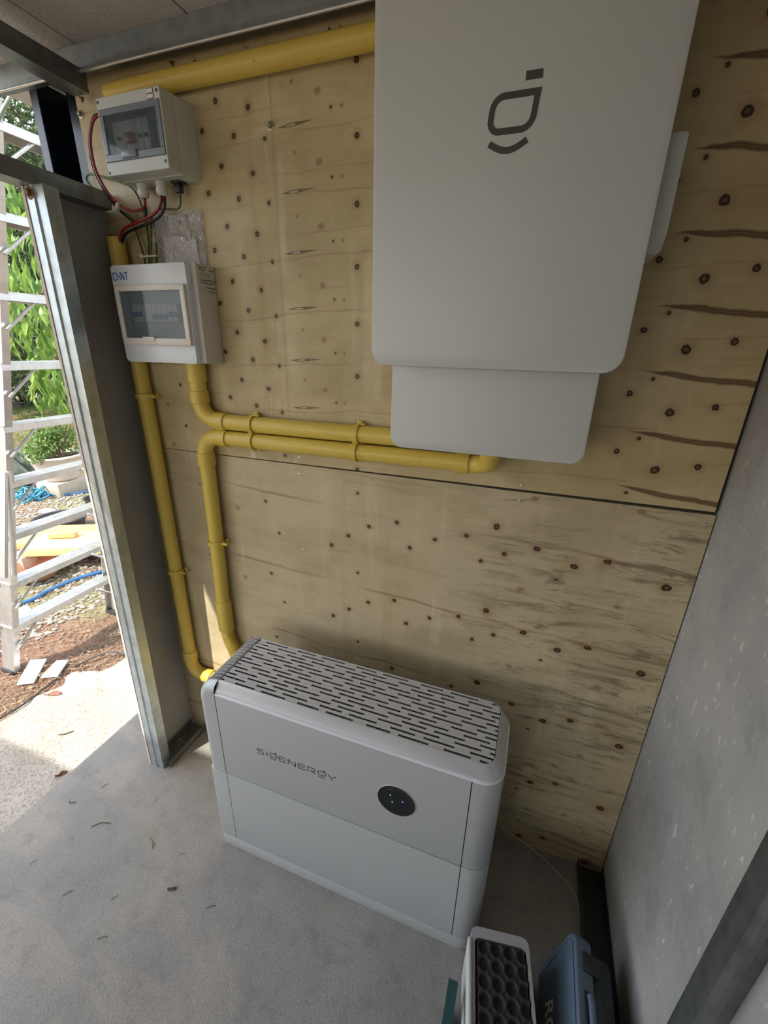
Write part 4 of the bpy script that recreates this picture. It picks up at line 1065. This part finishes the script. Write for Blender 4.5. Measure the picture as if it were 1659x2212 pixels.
# front half shell with cut far corner: chamfer the far-lower corner
def pt(s, d, y): v = P0 + dd * s - nn * d; return (v.x, y, v.y)
L_ = (P1 - P0).length
face = [(0, -.322 - .012), (L_ * .35, -.312), (L_ * .93, y_far), (L_, y_far - .012), (L_, y_near), (0, y_near)]
va = [bm.verts.new(pt(s, 0.0, y)) for s, y in face]; vb = [bm.verts.new(pt(s, th, y)) for s, y in face]
bm.faces.new(va); bm.faces.new(vb[::-1])
for k in range(len(face)): bm.faces.new((va[k], vb[k], vb[(k + 1) % len(face)], va[(k + 1) % len(face)]))
bmesh.ops.recalc_face_normals(bm, faces=bm.faces)
bmesh.ops.bevel(bm, geom=bm.edges[:], offset=.005, segments=3, profile=.5, affect='EDGES')
lid = obj('case_lid', bm, 'tool_blue', tc)
bm = bmesh.new()
for k in range(26):     # diagonal chevron ridges
    y = -.345 - k * .010
    a = Vector(pt(.018, -.0002, y)); b = Vector(pt(L_ * .52, -.0002, y - .030)); c = Vector(pt(L_ * .86, -.0002, y - .004))
    if y < -.40 and y > -.58: a = Vector(pt(L_ * .46, -.0002, y - .026))
    add_tube(bm, [a, b], .0013, 6); add_tube(bm, [b, c], .0013, 6)
obj('surface_ridges', bm, 'tool_blue', lid)
bm = bmesh.new()
A_ = [pt(L_ * .93, -.0015, y_far - .02), pt(L_ * .93, -.0015, y_near)]
add_tube(bm, A_, .003, 8); add_tube(bm, [pt(.012, -.001, -.345), pt(L_ * .9, -.001, y_far - .006)], .002, 8)
obj('raised_border', bm, 'tool_blue', lid)
nplate = bmesh.new(); c4_ = [pt(L_ * .20, -.0012, -.395), pt(L_ * .48, -.0012, -.395), pt(L_ * .48, -.0012, -.60), pt(L_ * .20, -.0012, -.60)]
c5_ = [pt(L_ * .20, .001, -.395), pt(L_ * .48, .001, -.395), pt(L_ * .48, .001, -.60), pt(L_ * .20, .001, -.60)]
va = [nplate.verts.new(p) for p in c4_]; vb = [nplate.verts.new(p) for p in c5_]; nplate.faces.new(va); nplate.faces.new(vb[::-1])
for k in range(4): nplate.faces.new((va[k], vb[k], vb[(k + 1) % 4], va[(k + 1) % 4]))
bmesh.ops.recalc_face_normals(nplate, faces=nplate.faces); npo = obj('name_plate', nplate, 'navy_edge', lid, False)
text_obj('RO', .050, face_mat(pt(L_ * .24, -.0022, -.402), (0, -1, 0), (dd.x, 0, dd.y)), 'white_print', 'brand_letters', npo)
bm = bmesh.new()
face2 = [(-.006, -.345), (L_ * .4, -.322), (L_ * .90, -.316), (L_ * .94, -.33), (L_ * .94, y_near), (-.006, y_near)]
va = [bm.verts.new(pt(s, th + .001, y)) for s, y in face2]; vb = [bm.verts.new(pt(s, th + .055, y)) for s, y in face2]
bm.faces.new(va); bm.faces.new(vb[::-1])
for k in range(len(face2)): bm.faces.new((va[k], vb[k], vb[(k + 1) % len(face2)], va[(k + 1) % len(face2)]))
bmesh.ops.recalc_face_normals(bm, faces=bm.faces); bmesh.ops.bevel(bm, geom=bm.edges[:], offset=.008, segments=3, profile=.5, affect='EDGES')
for v in bm.verts: v.co.z = max(v.co.z, .002)
obj('case_bottom', bm, 'tool_dark', tc)['label'] = 'darker rear half'
for (ya, yb_, mt, h_) in ((-.335, -.372, 'tool_dark', .006), (-.405, -.56, 'tool_dark', .004), (-.600, -.64, 'tool_dark', .006)):
    bm = bmesh.new(); va = []
    for s in (L_ - .006, L_ + h_):
        for (d, y) in ((.016, ya), (.016, yb_), (th + .012, yb_), (th + .012, ya)): va.append(bm.verts.new(pt(s, d, y)))
    bm.faces.new(va[:4]); bm.faces.new(va[4:][::-1])
    for k in range(4): bm.faces.new((va[k], va[4 + k], va[4 + (k + 1) % 4], va[(k + 1) % 4]))
    bmesh.ops.recalc_face_normals(bm, faces=bm.faces); bmesh.ops.bevel(bm, geom=bm.edges[:], offset=.002, segments=2, profile=.5, affect='EDGES')
    obj('case_latch' if yb_ - ya > -.1 else 'carry_handle', bm, mt, tc)
bm = bmesh.new(); add_tube(bm, [pt(L_ + .010, .024, -.415), pt(L_ + .014, .024, -.43), pt(L_ + .014, .024, -.535), pt(L_ + .010, .024, -.55)], .007, 12); obj('handle_grip', bm, 'tool_blue', tc)

# ------------------------------------------------------------------ ladder outside
ld = thing('step_ladder', 'aluminium step ladder standing in the yard beyond the doorway', 'ladder', (-2.2, .25, -.06))
A0, A1 = Vector((-2.372, -.045, -.058)), Vector((-1.707, .170, 2.55))
B0, B1 = Vector((-2.345, .545, -.058)), Vector((-1.68, .40, 2.55))
def beam(bm, a, b, wx, wy, t=.003, lip=.0, flip=1):
    a, b = Vector(a), Vector(b); d = (b - a).normalized(); sx = Vector((1, 0, 0)); sx = (sx - d * sx.dot(d)).normalized(); sy = d.cross(sx) * flip
    prof = [(0, 0), (wx, 0), (wx, wy), (wx - t, wy), (wx - t, t), (wx * .55, t), (wx * .55, t * 1.8), (wx * .45, t * 1.8), (wx * .45, t), (t, t), (t, wy), (0, wy)]
    va = [bm.verts.new(a + sx * (p[0] - wx / 2) + sy * p[1]) for p in prof]; vb = [bm.verts.new(b + sx * (p[0] - wx / 2) + sy * p[1]) for p in prof]
    n = len(prof)
    for k in range(n): bm.faces.new((va[k], va[(k + 1) % n], vb[(k + 1) % n], vb[k]))
    bm.faces.new(va[::-1]); bm.faces.new(vb); bmesh.ops.recalc_face_normals(bm, faces=bm.faces)
bm = bmesh.new(); beam(bm, A0, A1, .085, .028); obj('side_rail', bm, 'alu', ld, False)
bm = bmesh.new(); beam(bm, B0, B1, .085, .028, flip=-1); obj('side_rail', bm, 'alu', ld, False)
def onr(z, s): 
    a, b = (A0, A1) if s == 0 else (B0, B1); return a.lerp(b, (z - a.z) / (b.z - a.z))
for z in (.23, .475, .725, .975, 1.215, 1.455, 1.70, 1.945, 2.195, 2.44):
    a, b = onr(z, 0), onr(z, 1); bm = bmesh.new()
    add_box(bm, (a.x - .042, a.y - .006, z - .003), (a.x + .042, b.y + .004, z), bev=.0008, seg=1)
    add_box(bm, (a.x + .038, a.y - .006, z - .030), (a.x + .042, b.y + .004, z - .002), bev=.0008, seg=1)
    add_box(bm, (a.x - .042, a.y - .006, z - .030), (a.x - .038, b.y + .004, z - .002), bev=.0008, seg=1)
    for k in range(4): add_box(bm, (a.x - .030 + k * .018, a.y, z), (a.x - .026 + k * .018, b.y, z + .0018))
    tr = obj('tread', bm, 'alu', ld, False)
    bm = bmesh.new(); add_tube(bm, [(a.x + .03, a.y - .002, z - .13), (a.x + .03, a.y + .13, z - .018)], .006, 8); obj('brace', bm, 'alu', tr)
    bm = bmesh.new(); add_tube(bm, [(b.x + .03, b.y, z - .13), (b.x + .03, b.y - .13, z - .018)], .006, 8); obj('brace', bm, 'alu', tr)
for (p, lab) in ((A0, 0), (B0, 1)):
    bm = B((p.x - .046, p.y - .008 if not lab else p.y - .03, -.060), (p.x + .046, p.y + .032 if not lab else p.y + .008, -.035), bev=.004); obj('rubber_foot', bm, 'tub', ld)
# rear support legs folded forward next to the near rail
bm = bmesh.new(); beam(bm, (-2.03, -.098, .60), (-2.03, .018, 1.03), .030, .012); obj('support_strut', bm, 'alu', ld, False)
bm = bmesh.new(); beam(bm, (-2.03, -.060, .59), (-2.03, .034, 1.03), .022, .010); obj('support_strut', bm, 'alu', ld, False)

# ------------------------------------------------------------------ yard
def leaf(bm, p, d, up, L, W):
    d = d.normalized(); s = d.cross(up)
    if s.length < .01: s = Vector((1, 0, 0))
    s.normalize(); n = s.cross(d)
    a = bm.verts.new(p); t_ = bm.verts.new(p + d * L - n * L * .12)
    m1 = bm.verts.new(p + d * L * .45 + n * W * .15); l = bm.verts.new(p + d * L * .4 + s * W * .5 - n * W * .12); r_ = bm.verts.new(p + d * L * .4 - s * W * .5 - n * W * .12)
    bm.faces.new((a, l, m1)); bm.faces.new((l, t_, m1)); bm.faces.new((a, m1, r_)); bm.faces.new((m1, t_, r_))
def rnd(): return Vector((random.uniform(-1, 1), random.uniform(-1, 1), random.uniform(-1, 1)))
def crown(cs, n, L, W, droop=.5):
    bm = bmesh.new(); tot = sum(c[1] ** 2 for c in cs)
    for (c, r_, sq) in cs:
        for k in range(int(n * r_ * r_ / tot)):
            d = rnd()
            while d.length > 1 or d.length < .01: d = rnd()
            p = Vector(c) + Vector((d.x, d.y, d.z * sq)) * r_
            dr = (rnd() + Vector((0, 0, -droop * 2))).normalized()
            leaf(bm, p, dr, (rnd() + Vector((0, 0, 1))).normalized(), L * random.uniform(.6, 1.2), W * random.uniform(.7, 1.2))
    return bm
def tree(name, base, h, cs, n, L, W, mat, label, cat='tree', droop=.5, limbs=True):
    t = thing(name, label, cat, base)
    bm = bmesh.new(); b = Vector(base)
    add_tube(bm, catmull([b, b + Vector((.05, .03, h * .3)), b + Vector((-.04, .05, h * .65)), b + Vector((.0, 0, h))], 5), .06, 8, rs=[.07 * (1 - .6 * i / 15) for i in range(16)])
    obj('trunk', bm, 'bark', t)
    bm = bmesh.new()
    if limbs:
        for (c, r_, s) in cs: add_tube(bm, catmull([b + Vector((0, 0, h * .7)), (b + Vector((0, 0, h)) + Vector(c)) / 2, Vector(c)], 4), .02, 6)
        obj('branches', bm, 'bark', t)
    obj('foliage', crown(cs, n, L, W, droop), mat, t, False)
    return t
tree('leafy_tree', (-4.1, 2.25, -.06), 2.4, [((-3.9, 1.75, 2.35), .42, 1), ((-3.75, 1.45, 1.80), .38, 1), ((-3.9, 1.60, 1.35), .26, .8)], 520, .17, .055, 'leaf_bright', 'bright green tree with long drooping leaves behind the ladder', droop=.9)
tree('dark_tree', (-8.6, 5.4, -.06), 4.5, [((-8.2, 4.4, 3.4), 1.2, 1), ((-8.4, 4.9, 4.9), 1.3, 1), ((-8.2, 3.9, 1.9), 1.0, 1), ((-8.6, 5.4, 2.6), 1.1, 1)], 9000, .16, .06, 'leaf_dark', 'tall dark leaved tree far behind the ladder', droop=.2)
tree('dark_tree', (-10.5, 6.8, -.06), 3.5, [((-10.5, 6.6, 2.5), 1.7, .9), ((-10.2, 5.2, 1.4), 1.3, .8), ((-10.8, 7.6, 4.6), 1.8, 1)], 6000, .22, .10, 'leaf_dark', 'dense dark bush line at the back of the yard', droop=.1)
tree('young_tree', (-5.4, 2.95, -.06), .9, [((-5.2, 2.45, 1.0), .30, .7), ((-5.45, 2.7, 1.35), .3, .7)], 260, .15, .055, 'leaf_bright', 'low hanging bright branch above the potted shrub', droop=.9)
# hedge wall far behind
bm = crown([((-13, 4 + i * 1.3, .9 + (i % 2) * .7), 1.5, .9) for i in range(7)], 9000, .26, .12, .1)
tag(obj('hedge', bm, 'leaf_dark'), 'dark green undergrowth along the far edge of the yard', 'shrubs', kind='stuff')

pot = thing('potted_shrub', 'small leaved green shrub growing in a pale round pot', 'plant', (-4.95, 2.08, .1))
bm = bmesh.new(); add_lathe(bm, [(.12, .0), (.15, .01), (.22, .16), (.255, .255), (.275, .27), (.270, .285), (.24, .285), (.20, .25), (.01, .24)], (-4.95, 2.08, .085), 2, 40); obj('pot', bm, 'pot_white', pot)['label'] = 'pale rounded pot'
bm = bmesh.new(); add_lathe(bm, [(.235, 0), (.2, .012), (.01, .016)], (-4.95, 2.08, .335), 2, 24); obj('soil', bm, 'soil', pot)
bm = bmesh.new()
for k in range(5): add_tube(bm, catmull([(-4.95 + .02 * k, 2.08, .33), (-4.95 + .05 * (k - 2), 2.08 + .03 * (k - 2), .5), (-4.95 + .10 * (k - 2), 2.08 + .05 * (k - 2), .70)], 5), .011, 8)
obj('stems', bm, 'bark', pot)
obj('foliage', crown([((-4.92, 1.95, .50), .17, .8), ((-4.9, 2.2, .52), .17, .9), ((-4.95, 2.08, .64), .17, .8), ((-4.9, 1.85, .42), .12, .7)], 1300, .05, .026, 'x' and .1), 'leaf_mid', pot, False)
tag(obj('concrete_block', B((-5.13, 1.90, -.06), (-4.77, 2.27, .085), bev=.008), 'block'), 'tan concrete block under the pale pot', 'block')
def tub(name, c, r, h, label, rot=0):
    t = thing(name, label, 'tub', c)
    bm = bmesh.new(); add_lathe(bm, [(r * .8, 0), (r * .86, .01), (r, h * .92), (r * 1.08, h), (r * 1.07, h + .012), (r * .97, h + .008), (r * .93, h * .9), (r * .78, .03), (.01, .025)], c, 2, 36)
    obj('tub_wall', bm, 'tub', t)
    bm = bmesh.new(); add_lathe(bm, [(r * .86, h * .40), (r * .8, h * .44), (.01, h * .42)], c, 2, 24); obj('soil', bm, 'soil', t)
    return t
tub('rubber_tub', (-3.85, 1.28, -.058), .19, .13, 'wide black rubber tub half filled with brown soil')
tub('rubber_tub', (-4.12, 1.86, -.058), .13, .10, 'smaller black tub at the doorway stud behind the wide one')
t_ = thing('terracotta_pot', 'brown clay bowl lying under the stacked orange boards', 'pot', (-3.22, .66, -.058))
bm = bmesh.new(); add_lathe(bm, [(.09, 0), (.13, .04), (.165, .085), (.175, .09), (.165, .095), (.15, .08), (.10, .02), (.01, .015)], (-3.22, .66, -.058), 2, 32); obj('bowl', bm, 'terra', t_)
def plank(name, cx, cy, L, W, H, z, rot, mat, label):
    bm = B((-L / 2, -W / 2, 0), (L / 2, W / 2, H), bev=.002, mat=Matrix.Translation((cx, cy, z)) @ Matrix.Rotation(rot, 4, 'Z'))
    return tag(obj(name, bm, mat), label, 'board', 'boards in the yard')
plank('timber_board', -3.08, .98, .30, .78, .060, .075, -1.1, 'plank_edge', 'thick yellow timber board raised behind the ladder')
plank('timber_board', -3.43, .98, .34, .9, .05, .073, -1.1, 'plank', 'orange plywood board lying behind the yellow one')
plank('timber_offcut', -3.28, .93, .06, .18, .035, .14, -1.1, 'plank', 'short orange offcut lying on the boards')
for k, (x, y, lab) in enumerate(((-3.42, .70, 'left brick under the boards'), (-3.0, 1.25, 'right brick under the boards'))):
    tag(obj('support_brick', B((x - .08, y - .05, -.06), (x + .08, y + .05, .072), bev=.004), 'block'), lab, 'brick', 'bricks under the boards')
def hose(name, pts, r, mat, label, cat):
    bm = bmesh.new(); add_tube(bm, catmull(pts, 8), r, 10); return tag(obj(name, bm, mat), label, cat)
hose('garden_hose', [(-3.1, .15, -.045), (-2.95, .40, -.045), (-2.955, .55, -.045), (-2.935, .72, -.045), (-2.87, .86, -.045), (-2.75, 1.1, -.045)], .014, 'hose_blue', 'dark blue hose on the dirt between the ladder and boards', 'hose')
hose('garden_hose', [(-4.9, 1.72, -.045), (-4.95, 1.86, -.045), (-4.78, 1.95, -.045), (-4.65, 2.15, -.045), (-4.5, 2.6, -.045)], .014, 'hose_blue', 'blue hose running across gravel below the pot', 'hose')
bm = bmesh.new()
pts = []
for k in range(40):
    a = k * .62; r_ = .10 + .05 * math.sin(k * 1.7); pts.append((-4.98 + r_ * math.cos(a) * 1.2, 1.75 + r_ * math.sin(a), -.045 + .03 * (k % 4)))
add_tube(bm, catmull(pts, 4), .009, 8); tag(obj('blue_rope', bm, 'rope_blue'), 'tangled bright blue rope on the gravel', 'rope')
hose('thin_cable', [(-2.05, -.45, -.012), (-2.034, -.28, -.012), (-2.022, -.17, -.012), (-2.078, -.06, -.045), (-2.091, .10, -.048), (-1.995, .21, -.014), (-1.883, .24, -.015)], .004, 'tub', 'thin dark cable curving over the dirt near the slab', 'cable')
# dark green sheet bundle
bm = bmesh.new(); bmesh.ops.create_icosphere(bm, subdivisions=4, radius=1)
for v in bm.verts:
    n = v.co.copy(); k = 1 + .16 * math.sin(n.x * 9 + n.z * 7) + .10 * math.sin(n.y * 15 + n.z * 5); v.co = Vector((-5.55 + n.x * .32 * k, 2.02 + n.y * .20 * k, max(-.058, .12 + n.z * .24 * k)))
tag(obj('green_sheet_bundle', bm, 'bag_green'), 'crumpled dark green sheet left of the pale pot', 'tarpaulin')
def shard(outl, label):
    bm = bmesh.new(); add_prism(bm, outl, 2, -.022, -.012, .001); return tag(obj('tile_shard', bm, 'tile', None, False), label, 'tile', 'broken tiles')
o = shard([(-2.227, -.092), (-2.35, .047), (-2.281, .086), (-2.167, -.052)], 'larger white tile piece on the dirt at the ladder foot')
for v in o.data.vertices: v.co.z += -.030
o = shard([(-2.169, -.018), (-2.214, .092), (-2.165, .119), (-2.10, .018)], 'smaller white tile piece right of the larger one')
for v in o.data.vertices: v.co.z += -.028
def rock(c, r_, sq, label, mat='stone', seed=1):
    random.seed(seed); bm = bmesh.new(); bmesh.ops.create_icosphere(bm, subdivisions=3, radius=1)
    ph = [random.uniform(0, 6) for _ in range(6)]
    for v in bm.verts:
        n = v.co.copy(); k = 1 + .14 * math.sin(n.x * 4 + ph[0]) + .12 * math.sin(n.y * 5 + ph[1]) + .07 * math.sin(n.z * 8 + n.x * 6 + ph[2])
        v.co = Vector((c[0] + n.x * r_[0] * k, c[1] + n.y * r_[1] * k, c[2] + n.z * r_[2] * k))
    return tag(obj('stone', bm, mat), label, 'stone', 'stones by the slab')
rock((-1.78, .12, -.03), (.13, .10, .035), 1, 'broad flat pale stone against the slab edge', seed=3)
rock((-1.93, .02, -.035), (.11, .08, .03), 1, 'pale stone left of the broad one at the apron edge', seed=4)
rock((-2.85, .33, -.05), (.05, .04, .03), 1, 'small pinkish stone beside the blue hose', seed=5)
rock((-4.45, 1.55, -.05), (.07, .05, .03), 1, 'grey stone in front of the smaller black tub', seed=6)
def dleaf(c, L, rot, label):
    bm = bmesh.new(); g = []
    for i in range(9):
        u = i / 8; wv_ = .32 * L * math.sin(PI * u) ** .7
        row = []
        for j in range(5):
            v = j / 4 - .5
            row.append(bm.verts.new((-L / 2 + L * u, v * 2 * wv_ * .5, .004 + abs(v) * wv_ * .5 + .006 * math.sin(u * 6 + j))))
        g.append(row)
    for i in range(8):
        for j in range(4): bm.faces.new((g[i][j], g[i + 1][j], g[i + 1][j + 1], g[i][j + 1]))
    ret = bmesh.ops.solidify(bm, geom=bm.faces[:], thickness=.0006)
    bmesh.ops.remove_doubles(bm, verts=bm.verts, dist=.00005)
    bmesh.ops.transform(bm, matrix=Matrix.Translation(c) @ Matrix.Rotation(rot, 4, 'Z'), verts=bm.verts)
    return tag(obj('dead_leaf', bm, 'dead_leaf'), label, 'leaf', 'dead leaves')
dleaf((-1.532, -.355, -.021), .040, .9, 'curled brown leaf on the shaded apron next to the slab edge')
dleaf((-1.965, -.09, -.020), .075, .5, 'large curled brown leaf on the sunlit apron edge')
dleaf((-2.02, .02, -.045), .05, 2.0, 'small brown leaf on dirt behind the large curled leaf')
def twig(pts, r_, label, mat='twig'):
    bm = bmesh.new(); add_tube(bm, catmull(pts, 4), r_, 6); return tag(obj('twig', bm, mat), label, 'twig', 'twigs and straws on the floor')
twig([(-1.72, -.235, -.018), (-1.70, -.225, -.017), (-1.68, -.20, -.018)], .0022, 'dark twig on the sunlit apron')
twig([(-1.385, -.425, .002), (-1.375, -.43, .003), (-1.36, -.42, .002)], .0012, 'thin dark straw on the slab near the slab edge')
twig([(-1.23, -.46, .002), (-1.21, -.44, .003), (-1.18, -.43, .002)], .0012, 'thin dark straw on the slab left of the battery')
twig([(-1.02, -.42, .002), (-1.0, -.425, .0025), (-.985, -.44, .002)], .0016, 'pale straw on the slab nearest the battery', 'straw')
twig([(-.85, -.51, .003), (-.838, -.505, .004), (-.83, -.498, .003)], .0035, 'short black chip on the slab in front of the battery corner')
random.seed(23)
spots = [((-1.41, -.66), 'straw closest to the lower left picture corner'), ((-1.30, -.60), 'dark straw second from the slab edge, lower left'), ((-1.12, -.62), 'dark straw lying in the lower middle of the open slab'),
    ((-.98, -.58), 'dark straw on the slab left of the short black chip'), ((-.93, -.66), 'dark straw lowest in view on the slab, left of the grey case'), ((-.70, -.50), 'dark straw in front of the left end of the battery'),
    ((-.88, -.42), 'dark straw just left of the battery base corner'), ((-1.32, -.34), 'dark straw on the slab between the slab edge and the doorway stud')]
first = None
for k, ((x, y), lab) in enumerate(spots):
    if first is None:
        bm = bmesh.new(); add_tube(bm, catmull([(-.016, 0, .0015), (0, .0015, .003), (.016, 0, .0015)], 4), .0009, 6); o = first = obj('twig', bm, 'twig')
    else:
        o = first.copy(); COL.objects.link(o)
    o.location = (x, y, 0); o.rotation_euler = (0, 0, random.uniform(.4, 1.4)); sc_ = random.uniform(.5, 1.2); o.scale = (sc_, sc_, 1)
    tag(o, lab, 'twig', 'scattered straws on the slab')
random.seed(11)
# litter and gravel: too many to count
bm = bmesh.new()
for k in range(5200):
    x = random.uniform(-3.1, -1.95); y = random.uniform(-.5, 1.0)
    if random.random() < .25: x = random.uniform(-2.2, -1.85)
    L = random.uniform(.012, .055); a = random.uniform(0, PI * 2)
    leaf(bm, Vector((x, y, -.055 + random.uniform(0, .008))), Vector((math.cos(a), math.sin(a), random.uniform(-.1, .25))), Vector((0, 0, 1)), L, random.uniform(.002, .010))
tag(obj('leaf_litter', bm, 'straw', None, False), 'dry straw and leaf litter over the dirt', 'litter', kind='stuff')
bm = bmesh.new()
for k in range(3800):
    x = random.uniform(-5.6, -2.5); y = .3 + (-2.5 - x) * .55 + random.uniform(-.6, .75)
    r_ = random.uniform(.006, .020)
    t2 = bmesh.new(); bmesh.ops.create_icosphere(t2, subdivisions=1, radius=r_)
    vs = [bm.verts.new((v.co.x * random.uniform(.7, 1.3) + x, v.co.y * random.uniform(.7, 1.3) + y, v.co.z * .6 - .056)) for v in t2.verts]
    t2.verts.index_update()
    for f in t2.faces: bm.faces.new([vs[v.index] for v in f.verts])
    t2.free()
tag(obj('gravel', bm, 'gravel', None, False), 'grey gravel around the pot and hose', 'gravel', kind='stuff')
bm = bmesh.new()
for k in range(7000):
    x = random.uniform(-12, -5.3); y = (-x) * .42 + random.uniform(-1.2, 1.6) 
    leaf(bm, Vector((x, y, -.06)), Vector((random.uniform(-.5, .5), random.uniform(-.5, .5), 1)), Vector((0, 1, 0)), random.uniform(.04, .10), .015)
tag(obj('grass', bm, 'leaf_mid', None, False), 'short grass patches farther back in the yard', 'grass', kind='stuff')
